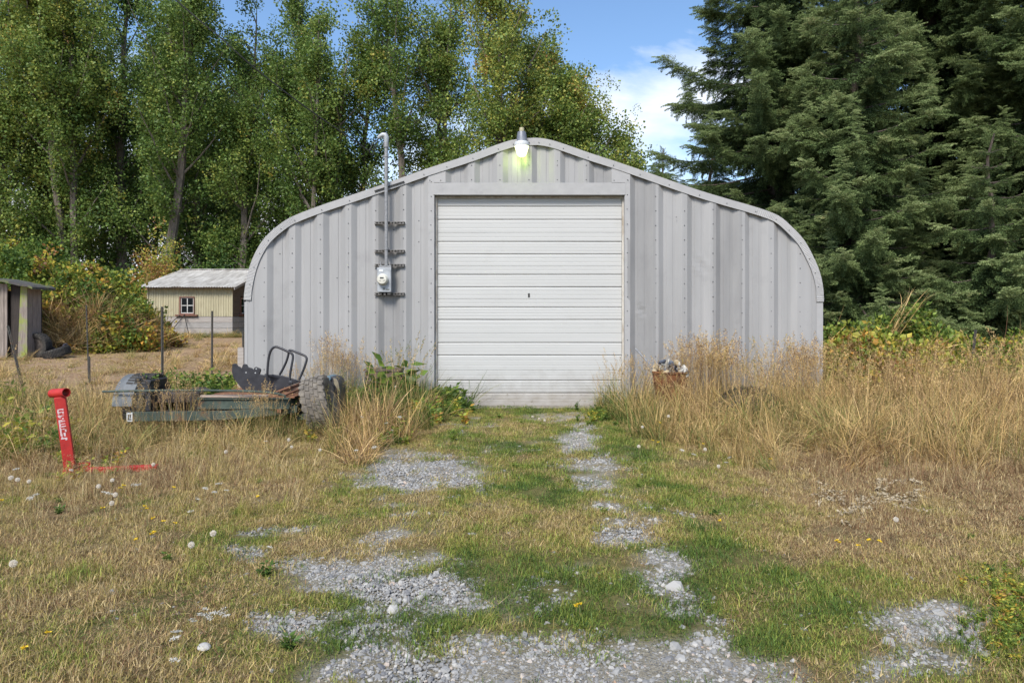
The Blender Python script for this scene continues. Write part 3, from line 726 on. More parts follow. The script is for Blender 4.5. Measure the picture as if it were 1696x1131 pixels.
def slab(mb, pts, ztop_, zbot, depth):
    """a rail following pts (plan points) between two heights, given per point"""
    n = len(pts); V = []
    for (x, y), zt, zb in zip(pts, ztop_, zbot):
        V += [(x, y, zb), (x, y, zt), (x, y + depth, zt), (x, y + depth, zb)]
    Fc = [(i*4 + s, i*4 + (s+1) % 4, (i+1)*4 + (s+1) % 4, (i+1)*4 + s) for i in range(n-1) for s in range(4)] + [(0,1,2,3), ((n-1)*4+3, (n-1)*4+2, (n-1)*4+1, (n-1)*4)]
    return mb.add(V, Fc)
def zz(py, Y): return CH - (py - CY) / F * Y
def xx(px, Y): return (px - CX) / F * Y
YW = 8.45
m = MB(); slab(m, [(xx(328, YW), YW), (xx(380, YW), YW), (xx(470, YW), YW), (xx(480, YW+.02), YW+.02), (xx(497, YW+.35), YW+.35)], [zz(659,YW), zz(660,YW), zz(660,YW), zz(660,YW), zz(652,YW+.35)], [zz(676,YW)]*4 + [zz(669,YW+.35)], .05)
m.box((xx(328,YW), YW-.025, zz(661,YW)), (xx(479,YW), YW+.004, zz(658.4,YW)))
m.box((xx(328,YW), YW-.02, zz(677,YW)), (xx(479,YW), YW+.004, zz(675,YW)))
wadd(m, 'side_rail', gpaint, bevel=.006)
Y2 = 8.38
m = MB(); slab(m, [(xx(213,Y2), Y2), (xx(300,Y2), Y2), (xx(372,Y2), Y2), (xx(440,Y2), Y2+.06), (xx(486,Y2), Y2+.14), (xx(505,Y2+.4), Y2+.42)], [zz(683,Y2), zz(682,Y2), zz(681,Y2), zz(677,Y2), zz(674.5,Y2), zz(668,Y2+.4)], [zz(697.5,Y2), zz(697,Y2), zz(695,Y2), zz(690,Y2), zz(686,Y2), zz(682,Y2+.4)], .07)
wadd(m, 'bumper_beam', gpaint, bevel=.012)
wadd(MB().box((xx(211,Y2), Y2-.022, zz(697.5,Y2)), (xx(221,Y2), Y2-.004, zz(683,Y2))), 'marker_plate', mat('marker_plate_white', (.55,.57,.57), .5, var=.2, scale=30))
ms = MB(); a = xx(213.5,Y2)
ms.box((a, Y2-.024, zz(695,Y2)), (a+.014, Y2-.0235, zz(686,Y2))).box((a+.014, Y2-.024, zz(695,Y2)), (a+.042, Y2-.0235, zz(693.3,Y2))).box((a+.022, Y2-.024, zz(691.5,Y2)), (a+.036, Y2-.0235, zz(686,Y2)))
wadd(ms, 'plate_mark', blackp)
# tub floor and its rusty edge, strip of bare wood/metal along the top
wadd(MB().box((xx(335,8.5), 8.52, zz(657,8.5)-.02), (xx(487,8.5), 9.55, zz(657,8.5))), 'tub_floor', rust)
wadd(MB().box((xx(330,8.4), 8.415, zz(658.2,8.4)), (xx(442,8.4), 8.47, zz(654.8,8.4))), 'sill_strip', mat('dry_grey_wood', (.36,.29,.24), .85, var=.3, scale=20, stretch=(.3,1,4)))
wadd(MB().tube(smooth_path([w(170,648.5,8.55), w(240,647,8.5), w(330,646.5,8.42), w(400,647.5,8.36), w(445,650,8.34), w(466,653.5,8.34), w(473,657,8.36)], 5), .014, 8), 'edge_tube', gpaint, smooth=True)
wadd(MB().bar(w(424,655,8.4), w(424,663,8.4), .02, .012), 'tube_bracket', darkm)
wadd(MB().bar(w(457,651,8.55), w(506,633,9.2), .05, .035).bar(w(470,655,8.5), w(508,640,9.0), .03, .02), 'rusty_crossmember', rust)
# body boxes on the left: ribbed dark tank, uprights
wadd(MB().box((xx(250,8.75), 8.62, zz(681,8.75)), (xx(334,8.75), 9.3, zz(648,8.75))), 'dark_body_box', brownm, bevel=.03)
m = MB()
for k in range(7): 
    x = xx(256 + k*12, 8.62); m.box((x, 8.605, zz(679,8.7)), (x+.02, 8.62, zz(650,8.7)))
wadd(m, 'body_rib', brownm)
m = MB().box((xx(240,8.5), 8.5, zz(681,8.5)), (xx(249,8.5), 8.58, zz(630,8.5))); m.prism([(xx(237,8.5), zz(650,8.5)), (xx(249,8.5), zz(628,8.5)), (xx(251,8.5), zz(631,8.5)), (xx(243,8.5), zz(655,8.5))], 8.49, 8.9)
wadd(m, 'upright_bracket', blackp, bevel=.008)
# left wheel under its fender
fw = MB(); cx, cz = xx(213, 8.8), zz(672, 8.8)
def arc_shell(mb, cx, cz, r, y0, y1, a0, a1, th, n=14, sx=1.0):
    V = []
    for i in range(n+1):
        a = a0 + (a1-a0)*i/n
        for rr in (r, r-th):
            for y in (y0, y1): V.append((cx + rr*math.cos(a)*sx, y, cz + rr*math.sin(a)))
    Fc = []
    for i in range(n):
        o = i*4; q = o+4; Fc += [(o, q, q+1, o+1), (o+2, o+3, q+3, q+2), (o, o+2, q+2, q), (o+1, q+1, q+3, o+3)]
    Fc += [(0,1,3,2), (n*4, n*4+2, n*4+3, n*4+1)]
    return mb.add(V, Fc)
V = []; n = 14
for i in range(n+1):                       # fender: curved over the wheel, axis along x
    a = math.pi * (.02 + .72 * i / n); rr = .40
    for q in (rr, rr - .02):
        for x in (xx(196, 8.7), xx(229, 8.7)): V.append((x, 8.95 - rr*0 - q*math.cos(a), .33 + q*math.sin(a)*1.0))
Fc = []
for i in range(n):
    o = i*4; q = o+4; Fc += [(o, q, q+1, o+1), (o+2, o+3, q+3, q+2), (o, o+2, q+2, q), (o+1, q+1, q+3, o+3)]
Fc += [(0,1,3,2), (n*4, n*4+2, n*4+3, n*4+1)]
wadd(MB().add(V, Fc), 'left_fender', greyf, bevel=.004)
wadd(MB().box((xx(229,8.8), 8.7, zz(668,8.8)), (xx(239,8.8), 9.3, zz(626,8.8))).box((xx(238,9.2), 9.15, zz(642,9.2)), (xx(268,9.2), 9.35, zz(625,9.2))), 'inner_fender', darkm, bevel=.02)
wadd(MB().lathe([(.18,-.02),(.36,-.14),(.36,.14),(.18,.02)], 40, Matrix.Translation((xx(228,8.7), 8.95, .365)) @ Matrix.Rotation(R(90),4,'Y')), 'left_wheel', rubber, smooth=True)
m = MB()
for k in range(44):
    a = 2*math.pi*k/44
    for x0_ in (-.14, -.045, .05):
        V = []
        for r_ in (.35, .375):
            for x, aa in ((x0_, a), (x0_+.085, a+.02), (x0_+.085, a+.105), (x0_, a+.085)): V.append((xx(228,8.7)+x, 8.95 + r_*math.cos(aa), .365 + r_*math.sin(aa)))
        m.add(V, [(0,3,2,1), (4,5,6,7), (0,1,5,4), (1,2,6,5), (2,3,7,6), (3,0,4,7)])
wadd(m, 'left_wheel_tread', rubber)
# black plate fender with lobes
Yf = 9.0
poly = [(95,290),(112,279),(135,283),(158,310),(180,318),(198,340),(212,292),(228,284),(250,290),(270,320),(312,332),(325,352),(338,330),(352,316),(400,335),(411,352),(396,398),(460,410),(540,400),(640,412),(740,440),(832,472),(828,484),(742,520),(600,575),(420,600),(232,590),(150,492),(110,440),(92,372)]
pp = [(xx(370 + a/6.652, Yf), zz(560 + b_/6.652, Yf)) for a, b_ in poly][::-1]
m = MB().prism(pp, Yf, Yf + .035)
wadd(m, 'black_fender_plate', blackp, bevel=.006)
m = MB()
m.bar(w(370+480/6.652, 560+404/6.652, Yf), w(370+825/6.652, 560+476/6.652, Yf+.25), .20, .02)
wadd(m, 'fender_ledge', blackp)
mh = mat('rivet_pale', (.4,.42,.42), .5)
for a, b_ in ((363,337),(353,382),(250,378)): wadd(MB().lathe([(.009,0),(.009,.003),(.001,.003)], 10, Matrix.Translation((xx(370+a/6.652,Yf), Yf-.001, zz(560+b_/6.652,Yf))) @ Matrix.Rotation(R(90),4,'X')), 'rivet', mh)
def tb(pts, Y, Yb=None):
    P_ = [w(370 + a/6.652, 560 + b_/6.652, Y + ((Yb - Y) * i/(len(pts)-1) if Yb else 0)) for i, (a, b_) in enumerate(pts)]
    return smooth_path(P_, 6)
wadd(MB().tube(tb([(485,480),(484,400),(490,290),(505,190),(530,125),(575,96),(640,116),(705,146),(755,172),(766,215),(752,300),(735,400),(726,508)], 8.92, 8.85), .0155, 10), 'front_hoop', blackp, smooth=True)
wadd(MB().tube(tb([(620,402),(660,330),(696,250),(716,180),(722,142),(745,134),(810,158),(880,186),(908,205),(918,235),(900,300),(865,390),(832,462)], 9.25, 9.15), .0155, 10), 'rear_hoop', blackp, smooth=True)
wadd(MB().lathe([(.03,0),(.03,.03),(.015,.035)], 12, Matrix.Translation(w(370+745/6.652, 560+490/6.652, 8.82)) @ Matrix.Rotation(R(90),4,'X')), 'hoop_foot', blackp, smooth=True)
# right fender
Yr = 8.95
poly = [(1100,430),(1150,424),(1205,428),(1245,440),(1270,470),(1284,530),(1290,620),(1290,800),(1278,830),(1262,760),(1250,680),(1200,560),(1165,490),(1120,470)]
pp = [(xx(370 + a/6.652, Yr), zz(560 + b_/6.652, Yr)) for a, b_ in poly][::-1]
wadd(MB().prism(pp, Yr, Yr+.30), 'right_fender', blackp, bevel=.012)
poly = [(1098,428),(1150,421),(1180,424),(1188,450),(1168,478),(1120,472)]
pp = [(xx(370 + a/6.652, Yr-.02), zz(560 + b_/6.652, Yr-.02)) for a, b_ in poly][::-1]
wadd(MB().prism(pp, Yr-.03, Yr+.28), 'blue_fender_corner', bluep, bevel=.008)
poly = [(1208,440),(1240,446),(1262,476),(1274,540),(1270,580),(1240,545),(1215,500)]
pp = [(xx(370 + a/6.652, Yr-.02), zz(560 + b_/6.652, Yr-.02)) for a, b_ in poly][::-1]
wadd(MB().prism(pp, Yr-.012, Yr-.002), 'tan_panel', mat('muddy_tan', (.22,.19,.13), .8, var=.3, scale=20), bevel=.003)
# underside: frame, axle, drum
m = MB()
m.box((xx(235,8.7), 8.62, .30), (xx(500,8.7), 8.74, .40)).box((xx(235,8.7), 9.2, .28), (xx(500,8.7), 9.32, .40))
m.bar((xx(300,8.9), 8.5, .2), (xx(300,8.9), 9.5, .2), .1, .1).bar((xx(430,8.9), 8.5, .22), (xx(430,8.9), 9.5, .22), .12, .12)
wadd(m, 'chassis_frame', darkm)
wadd(MB().tube([(xx(220,8.95), 8.95, .24), (xx(510,8.95), 8.9, .22)], .055, 10).lathe([(.02,-.1),(.14,-.08),(.15,.06),(.03,.12)], 16, Matrix.Translation((xx(395,8.9), 8.9, .24))), 'axle', darkm, smooth=True)
wadd(MB().box((xx(490,8.6), 8.6, .18), (xx(506,8.6), 8.75, zz(686,8.6))), 'frame_horn', gpaint, bevel=.005)
wadd(MB().box((xx(455,8.55), 8.5, zz(694,8.5)), (xx(463,8.55), 8.55, zz(677,8.5))), 'frame_horn', gpaint, bevel=.005)
wadd(MB().box((xx(459,8.44), 8.428, zz(683.5,8.44)), (xx(466,8.44), 8.436, zz(677,8.44))), 'rust_patch_plate', rust)

# ------------------------------------------------------------------ red steel stand
redm = mat('red_paint', (.46,.022,.016), .55, 0, col2=(.34,.014,.011), scale=10, bump=.001, bscale=50, col3=(.20,.045,.025), s3=12, lo3=.54, hi3=.72)
HY = 6.5
hb = at(115, 783, HY); hb.z = gzf(hb.x, HY)
stand = empty('red_stand', hb, 'red steel post with an open tube across its top and a leg along the ground', 'jack stand')
def hadd(mb, name, m, **k): return sadd(mb, name, m, stand, **k)
p0 = at(117, 781, HY); p1 = at(99.5, 657, HY - .02)
ax = (p1 - p0).normalized()
def post_frame():
    d = ax; sd = Vector((math.cos(R(28)), math.sin(R(28)), 0)); sd = (sd - d * sd.dot(d)).normalized(); up = d.cross(sd)
    return d, sd, up
d_, s_, u_ = post_frame()
M_ = Matrix(((s_.x, u_.x, d_.x, p0.x), (s_.y, u_.y, d_.y, p0.y), (s_.z, u_.z, d_.z, p0.z), (0,0,0,1)))
Lp = (p1 - p0).length
hadd(MB().box((-.047, -.047, -.02), (.047, .047, Lp), M_), 'post', redm, bevel=.008)
ca, cb = at(86.5, 651.5, HY + .03), at(110, 650, HY - .05); cd = (cb - ca).normalized()
def pipe(mb, a, b_, r, ri, n=28):
    d = (b_ - a).normalized(); u = d.cross(Vector((0,0,1))).normalized(); v_ = u.cross(d); o = len(mb.v)
    for p, rr in ((a, r), (b_, r), (b_, ri), (a, ri)):
        for j in range(n):
            t_ = 2*math.pi*j/n; mb.v.append(tuple(p + (u*math.cos(t_) + v_*math.sin(t_))*rr))
    for i in range(4):
        for j in range(n): mb.f.append((o + i*n + j, o + i*n + (j+1) % n, o + ((i+1) % 4)*n + (j+1) % n, o + ((i+1) % 4)*n + j))
    return mb
hadd(pipe(MB(), ca, cb + cd*.0, .043, .036), 'cross_tube', redm, smooth=True)
q0 = at(106, 781, HY - .05); q1 = at(262, 786, HY + .12); q0.z = gzf(q0.x, q0.y) + .025; q1.z = gzf(q1.x, q1.y) + .02
hadd(MB().bar(q0, q1, .075, .06), 'ground_leg', redm, bevel=.006)
g0 = at(112, 778, HY); 
hadd(MB().bar(p0 + Vector((.0,.0,.02)) + s_*.04, p0 + s_*.16 + Vector((0,0,-.0)), .012, .11), 'gusset', redm)
# worn white lettering decal on the left face of the post
wh = mat('worn_white_print', (.62,.50,.50), .6, col2=(.55,.10,.09), scale=46, lo=.40, hi=.50)
m = MB()
strokes = [  # worn block letters running down the post, in a 1x1 cell each
 [(0,0,.25,1),(.25,.8,1,1),(.25,.0,1,.2),(.75,.2,1,.45)], [(0,0,.25,1),(.75,0,1,1),(.25,.7,.75,.9)], [(0,.8,1,1),(.6,.35,.85,.8),(.1,0,.5,.35)], [(0,0,1,.25),(0,.75,1,1),(.0,.25,.25,.75)],
 [(0,0,.28,1),(.28,.38,1,.6)], [(0,0,.25,1),(.75,.3,1,1),(.25,0,.75,.2)], [(0,0,.3,.9),(.5,.1,.8,1)], [(0,.35,1,.65),(.1,0,.35,.35),(.65,.65,.95,1)] ]
n_ = len(strokes); zt_, zb_ = Lp*.845, Lp*.43; cell = (zt_ - zb_) / n_
for k, st_ in enumerate(strokes):
    z1 = zt_ - k*cell
    for (a, b_, c_, d2) in st_:
        m.box((-.034 + a*.052, -.0485, z1 - cell*.92*d2 - .002), (-.034 + c_*.052, -.0472, z1 - cell*.92*b_), M_)
hadd(m, 'worn_lettering', wh)

# ------------------------------------------------------------------ little hut
hut0 = Vector((-17.7, 34, 0)); hz = gzf(-17, 34)
hut = empty('small_hut', (-16.0, 34.0, hz), 'small pale yellow corrugated hut with a white tin roof and grey board base', 'hut')
def uadd(mb, name, m, parent=hut, **k): 
    for i, v in enumerate(mb.v): mb.v[i] = tuple(Vector(v) - hut.location)
    return mb.build(name, m, parent, **k)
HYf = 34.0
hx0, hx1 = xx(245, HYf), xx(384.5, HYf); hy1 = HYf + 8.0
z_e = zz(475, HYf); z_m = zz(524, HYf); z_g = hz - .1; z_r = zz(447, HYf + 4)
siding = mat('pale_yellow_tin', (0.450,0.410,0.270), .6, .05, col2=(0.360,0.324,0.211), scale=2.2, stretch=(2.5,1,.6), bump=.001, bscale=30)
tinroof = mat('white_weathered_tin', (0.636,0.611,0.568), .5, .05, col2=(0.378,0.353,0.318), scale=1.6, stretch=(3,.6,1), bump=.001, bscale=20)
planks_m = [mat('grey_board', (.36,.345,.33), .85, col2=(.24,.225,.21), scale=8, stretch=(.4,1,5), bump=.003, bscale=20), mat('grey_board_warm', (.40,.365,.335), .85, col2=(.27,.24,.215), scale=8, stretch=(.4,1,5), bump=.003, bscale=20)]
brownb = mat('brown_board', (.16,.115,.085), .85, col2=(.09,.062,.045), scale=8, stretch=(.4,1,5), bump=.003, bscale=20)
def sheet(name, xa, xb, za, zb, y, m, hole=None, pitch=.125, amp=.018, parent=hut):
    n = max(2, int((xb - xa) / pitch * 4)); out = []
    spans = [(za, zb)]
    V = []; Fc = []
    for i in range(n):
        a = xa + (xb-xa)*i/n; b_ = xa + (xb-xa)*(i+1)/n
        ya = y + amp*math.sin(2*math.pi*a/pitch); yb = y + amp*math.sin(2*math.pi*b_/pitch)
        sp_ = [(za, zb)]
        if hole and b_ > hole[0] and a < hole[1]: sp_ = [(za, hole[2]), (hole[3], zb)]
        for s, e in sp_:
            o = len(V); V += [(a, ya, s), (b_, yb, s), (b_, yb, e), (a, ya, e)]; Fc.append((o, o+1, o+2, o+3))
    return uadd(MB().add(V, Fc), name, m, parent)
wx0, wx1, wz0, wz1 = xx(300, HYf), xx(321.5, HYf), zz(519, HYf), zz(493, HYf)
ns = 6
for k in range(ns):
    a = hx0 + (hx1-hx0)*k/ns; b_ = hx0 + (hx1-hx0)*(k+1)/ns + .02
    sheet('siding_sheet', a, b_, z_m, z_e + .05, HYf + .002*(k % 2), siding, (wx0, wx1, wz0, wz1))
nb = 4
for k in range(nb):
    a = z_g + (z_m - .01 - z_g)*k/nb; b_ = z_g + (z_m - .01 - z_g)*(k+1)/nb - .012
    uadd(MB().box((hx0, HYf - .01 - .004*(k % 2), a), (hx1 + .02, HYf + .03, b_)), 'base_board', planks_m[k % 2], bevel=.006)
    uadd(MB().box((hx1 - .02, HYf + .035, a), (hx1 + .028 + .004*(k % 2), hy1, b_)), 'base_board', planks_m[(k+1) % 2], bevel=.006)
wy0, wy1 = HYf + 1.0, HYf + 1.95      # side window
for k in range(10):
    a = z_m + (z_e - z_m)*k/10 ; b_ = a + (z_e - z_m)/10 - .01
    if a > wz0 - .03 and a < wz1:
        uadd(MB().box((hx1 - .02, HYf + .03, a), (hx1 + .02, wy0, b_)), 'side_board', brownb)
        uadd(MB().box((hx1 - .02, wy1, a), (hx1 + .02, hy1, b_)), 'side_board', brownb)
    else: uadd(MB().box((hx1 - .02, HYf + .03, a), (hx1 + .02, hy1, b_)), 'side_board', brownb)
uadd(MB().add([(hx1, HYf, z_e), (hx1, hy1, z_e), (hx1, HYf+4, z_r - .1), (hx1 - .04, HYf, z_e), (hx1 - .04, hy1, z_e), (hx1 - .04, HYf+4, z_r - .1)], [(0,1,2), (5,4,3), (0,3,4,1), (1,4,5,2), (2,5,3,0)]), 'gable_end', brownb)
uadd(MB().add([(hx0, HYf, z_e), (hx0, hy1, z_e), (hx0, HYf+4, z_r - .1), (hx0 + .04, HYf, z_e), (hx0 + .04, hy1, z_e), (hx0 + .04, HYf+4, z_r - .1)], [(2,1,0), (3,4,5), (1,4,3,0), (2,5,4,1), (0,3,5,2)]), 'gable_end', brownb)
uadd(MB().box((hx0, HYf + .03, z_g), (hx0 + .04, hy1, z_e)).box((hx0 + .04, hy1 - .04, z_g), (hx1 - .03, hy1, z_e)), 'rear_wall', brownb)
uadd(MB().box((hx1 - .03, HYf - .035, z_m - .02), (hx1 + .03, HYf + .03, z_e)), 'corner_board', siding)
uadd(MB().box((hx0 - .03, HYf - .035, z_m - .02), (hx0 + .03, HYf + .03, z_e)), 'corner_board', siding)
redbr = mat('red_brown_trim', (.17,.075,.05), .7, var=.3, scale=10)
whitef = mat('old_white_sash', (.50,.49,.46), .7, var=.2, scale=10)
glass = mat('dark_window_glass', (.012,.014,.016), .08, spec=.6)
def window(xf, along, size_w, z0, z1, cy):
    """built in local coordinates: 'x' across, 'z' up, facing -y; then turned if along == 'y'"""
    def T(p): 
        x, y, z = p
        return (xf + x, cy + y, z) if along == 'x' else (cy - y, xf + x, z)
    def bb(mb, lo, hi):
        i = len(mb.v); mb.box(lo, hi)
        for k in range(i, len(mb.v)): mb.v[k] = T(mb.v[k])
    m = MB(); t_ = .07
    bb(m, (-t_, -.05, z0), (0, .05, z1)); bb(m, (size_w, -.05, z0), (size_w + t_*.4, .05, z1)); bb(m, (-t_, -.052, z1), (size_w + t_*.4, .05, z1 + .05)); bb(m, (-t_, -.052, z0 - .06), (size_w + t_*.4, .05, z0))
    fr = uadd(m, 'window', redbr)
    m = MB()
    for x in (0, size_w/2 - .02, size_w - .04): bb(m, (x, -.01, z0), (x + .04, .03, z1))
    for z in (z0, (z0+z1)/2 - .02, z1 - .04): bb(m, (.04, -.008, z), (size_w - .04, .028, z + .04))
    o = uadd(m, 'sash', whitef, fr); o.location = (0,0,0)
    zm = (z0+z1)/2
    for xa, xb in ((.04, size_w/2 - .02), (size_w/2 + .02, size_w - .04)):
        for za, zb in ((z0 + .04, zm - .02), (zm + .02, z1 - .04)):
            m = MB(); bb(m, (xa, .008, za), (xb, .014, zb)); uadd(m, 'pane', glass, fr)
    m = MB(); bb(m, (-.25, -.12, z0 - .13), (size_w + .2, .03, z0 - .062)); uadd(m, 'sill', redbr, fr)
    return fr
window(wx0, 'x', wx1 - wx0, wz0, wz1, HYf - .02)
window(wy0, 'y', wy1 - wy0, wz0, wz1, hx1 + .02)
uadd(MB().box((hx0 + .1, HYf + .25, z_m - .1), (hx1 - .1, HYf + .3, z_e - .1)), 'dark_interior', darkvoid)
# roof sheets, corrugated, running from eave to ridge
rx0, rx1 = xx(228, 33.6), xx(388.5, 33.6); ns = 9
for side in (0, 1):
    for k in range(ns):
        a0_ = rx0 + (rx1-rx0)*k/ns; b0_ = rx0 + (rx1-rx0)*(k+1)/ns + .06; n = 24; V = []; Fc = []
        ye, yr = (HYf - .4, HYf + 4) if side == 0 else (hy1 + .4, HYf + 4); dz = rnd.uniform(-.012, .012)
        for i in range(n+1):
            x = a0_ + (b0_-a0_)*i/n; c = .02*math.sin(2*math.pi*x/.13)
            V += [(x, ye + rnd.uniform(-.004,.004), z_e - .03 + c + dz + .003*(k % 2)), (x, (ye+yr)/2, (z_e + z_r)/2 + c + .003*(k % 2)), (x, yr, z_r + c*.6 + .003*(k % 2))]
        for i in range(n):
            for s in (0, 1): Fc.append((i*3+s, (i+1)*3+s, (i+1)*3+s+1, i*3+s+1))
        uadd(MB().add(V, Fc), 'roof_sheet', tinroof)
uadd(MB().bar((rx0, HYf + 4, z_r + .02), (rx1, HYf + 4, z_r + .02), .3, .03), 'ridge_cap', tinroof)
uadd(MB().bar((rx1 - .02, HYf - .38, z_e - .10), (rx1 - .02, HYf + 4, z_r - .07), .04, .14), 'barge_board', planks_m[1])
uadd(MB().bar((rx1 - .05, HYf + 8.3, z_e - .10), (rx1 - .05, HYf + 4, z_r - .07), .04, .14), 'barge_board', planks_m[1])
uadd(MB().box((rx0 + .1, HYf - .34, z_e - .09), (rx1 - .1, HYf - .30, z_e - .05)), 'fascia', brownb)
# poles leaning under the hut window
for k, (a, b_) in enumerate((((298,522),(254,560)), ((306,521),(274,562)), ((306,524),(314,556)))):
    p = at(a[0], a[1], HYf - .15); q = at(b_[0], b_[1], HYf - .8 - .2*k); q.z = gzf(q.x, q.y)
    o = empty('leaning_pole', q, ['leftmost of three thin dark poles leaning below the hut window', 'middle one of three thin dark poles leaning below the hut window', 'rightmost thin dark pole under the hut window, nearly upright'][k], 'pole', 'thin poles leaning on the hut')
    MB().tube([(0,0,0), tuple(p - q)], .02, 6).build('pole_shaft', darkm, o)

# ------------------------------------------------------------------ old shed at the left edge
SY = 21.5
wood1 = mat('weathered_plank', (.30,.255,.22), .9, col2=(.17,.14,.12), scale=7, stretch=(5,5,.35), bump=.004, bscale=22, col3=(.23,.26,.06), s3=1.6, lo3=.60, hi3=.70)
wood2 = mat('mossy_plank', (.27,.235,.20), .9, col2=(.16,.13,.11), scale=7, stretch=(5,5,.35), bump=.004, bscale=22, col3=(.22,.27,.04), s3=1.1, lo3=.47, hi3=.60)
inside_dark = mat('dark_shed_inside', (.045,.035,.03), .9, col2=(.02,.016,.014), scale=7, stretch=(5,5,.35), bump=.003, bscale=22)  # near-black colour stands in for the unlit shed interior; also on the rear wall
shed = empty('old_shed', (xx(0, SY), SY, gzf(xx(0,SY), SY)), 'old leaning plank shed with mossy boards at the left edge', 'shed')
def dadd(mb, name, m, **k): return sadd(mb, name, m, shed, **k)
zg = gzf(-15.5, SY) - .05
x = xx(-95, SY); e = [(-95,-78),(-77,-60),(-59,-42),(-41,-26),(-25,-9),(-8,6.5),(7,12.5)]
for k, (a, b_) in enumerate(e): dadd(MB().box((xx(a,SY), SY + .01*(k%2), zg), (xx(b_,SY) - .015, SY + .03 + .01*(k%2), zz(470,SY))), 'wall_plank', wood1, bevel=.004)
dadd(MB().box((xx(13.2,SY), SY + .12, zg), (xx(31,SY), SY + .15, zz(471,SY))), 'gap_shade_panel', inside_dark)  # no plank: sheet coloured dark as the shade inside the shed
dadd(MB().add([(xx(29,SY),SY,zg),(xx(45,SY),SY,zg),(xx(45,SY),SY,zz(475,SY)),(xx(34,SY),SY,zz(473,SY)),(xx(29,SY),SY+.03,zg),(xx(45,SY),SY+.03,zg),(xx(45,SY),SY+.03,zz(475,SY)),(xx(34,SY),SY+.03,zz(473,SY))],
    [(0,1,2,3),(7,6,5,4),(0,4,5,1),(1,5,6,2),(2,6,7,3),(3,7,4,0)]), 'wall_plank', wood2, bevel=.004)
for k in range(3): dadd(MB().box((xx(45,SY) - .03, SY + .05 + k*.2, zg), (xx(45,SY), SY + .235 + k*.2, zz(475,SY) - .04 )), 'side_plank', wood1)
dadd(MB().box((xx(-95,SY), SY + .65, zg), (xx(45,SY), SY + .68, zz(475,SY) - .1)).box((xx(-95,SY), SY + .05, zg), (xx(-95,SY) + .03, SY + .65, zz(475,SY) - .1)), 'rear_wall', inside_dark)
V = []; n = 16; Pz = [(-110,456),(-40,459),(0,461),(22,465),(30,467),(45,470.5),(58,472),(66,476)]
for (a, b_) in Pz:
    for y in (SY - .35, SY + .75): V += [(xx(a,SY), y, zz(b_,SY) + .0*y), (xx(a,SY), y, zz(b_,SY) - .07)]
Fc = []
for i in range(len(Pz)-1):
    o = i*4; q = o + 4; Fc += [(o, q, q+2, o+2), (o+1, o+3, q+3, q+1), (o, o+1, q+1, q), (o+2, q+2, q+3, o+3)]
Fc += [(0,2,3,1), (len(Pz)*4-4, len(Pz)*4-3, len(Pz)*4-1, len(Pz)*4-2)]
dadd(MB().add(V, Fc), 'shed_roof', mat('mossy_felt_roof', (.085,.08,.08), .9, col2=(.05,.045,.045), scale=6, bump=.008, bscale=20, col3=(.13,.15,.05), s3=4, lo3=.5, hi3=.65))

t1 = tyre('old_tire', .40, .27, (xx(64,21.9), 21.9, gzf(-15,22) + .38), (0, 0, 0), 'black tire standing upright against the brambles beside the shed', 'old tires by the shed', m=rubber, knobs=30)
t1.rotation_euler = (0, R(5), R(-98))
t2 = copy_tree(t1); t2.location = (xx(94,21.7), 21.7, gzf(-14.4,21.7) + .17); t2.rotation_euler = (R(3), R(72), R(28)); t2['label'] = 'black tire lying almost flat on the bare soil, right of the upright tire'
jm = empty('scrap_heap', (xx(88,22.2), 22.2, gzf(-15,22)), 'small dark heap of scrap metal between the two old tires', 'scrap')
m = MB()
for k in range(9):
    a = Vector((rnd.uniform(-.3,.3), rnd.uniform(-.2,.2), rnd.uniform(.0,.3))); b_ = a + Vector((rnd.uniform(-.4,.4), rnd.uniform(-.1,.1), rnd.uniform(.1,.4))); m.bar(a, b_, rnd.uniform(.03,.12), rnd.uniform(.02,.06))
tag(m.build('scrap_pieces', mat('dark_scrap', (.05,.05,.07), .6, .3, var=.5, scale=10), jm), kind='stuff')

# ------------------------------------------------------------------ steel fence posts
postm = mat('dark_fence_steel', (.085,.075,.065), .75, .3, col2=(.045,.05,.045), scale=16, bump=.001, bscale=60, col3=(.17,.09,.05), s3=9, lo3=.55, hi3=.7)
def tpost(a, b_, Y, label, wd=.045, yoff=0):
    p = at(a[0], a[1], Y); q = at(b_[0], b_[1], Y); q.z = gzf(q.x, Y) - .05
    o = empty('fence_post', q, label, 'fence post', 'thin metal fence posts')
    d = Vector(p - q)
    MB().bar((0,0,0), tuple(d), wd, .008, (0,1,0)).bar((0,.004,0), tuple(d + Vector((0,.004,0))), .008, wd*.9, (0,1,0)).build('post_shaft', postm, o)
    s = MB(); n = int(d.length / .1)
    for k in range(2, n): c = d * (k / n); s.box((c.x - .012, c.y - .016, c.z - .008), (c.x + .012, c.y - .004, c.z + .008))
    tag(s.build('studs', postm, o), kind='stuff')
    return o
tpost((268.5,508), (269,640), 13.4, 'tall dark fence post in front of the hut wall, left of the hut window', .05)
tpost((351.5,515), (351,600), 16.5, 'dark fence post in front of the right half of the hut', .05)
tpost((143,505), (147,640), 15.5, 'thin dark fence post in front of the brambles', .03)
tpost((402.5,548), (404,612), 14.5, 'short fence post close to the left corner of the barn', .045)
tpost((13,540), (45,668), 11.6, 'rusty fence post leaning in front of the old shed', .045)
tpost((1616,546), (1604,640), 13.0, 'brown leaning fence post in front of the spruces on the right', .05)
tpost((148,590), (149,650), 14.6, 'short stub of a fence post between the brambles and the wreck', .035)
st = empty('wooden_stake', at(399, 606, 13.8), 'short pale wooden stake near the left corner of the barn', 'stake'); st.location.z = gzf(st.location.x, 13.8)
MB().box((-.06, -.02, 0), (.06, .02, .85)).build('stake_board', planks_m[1], st)

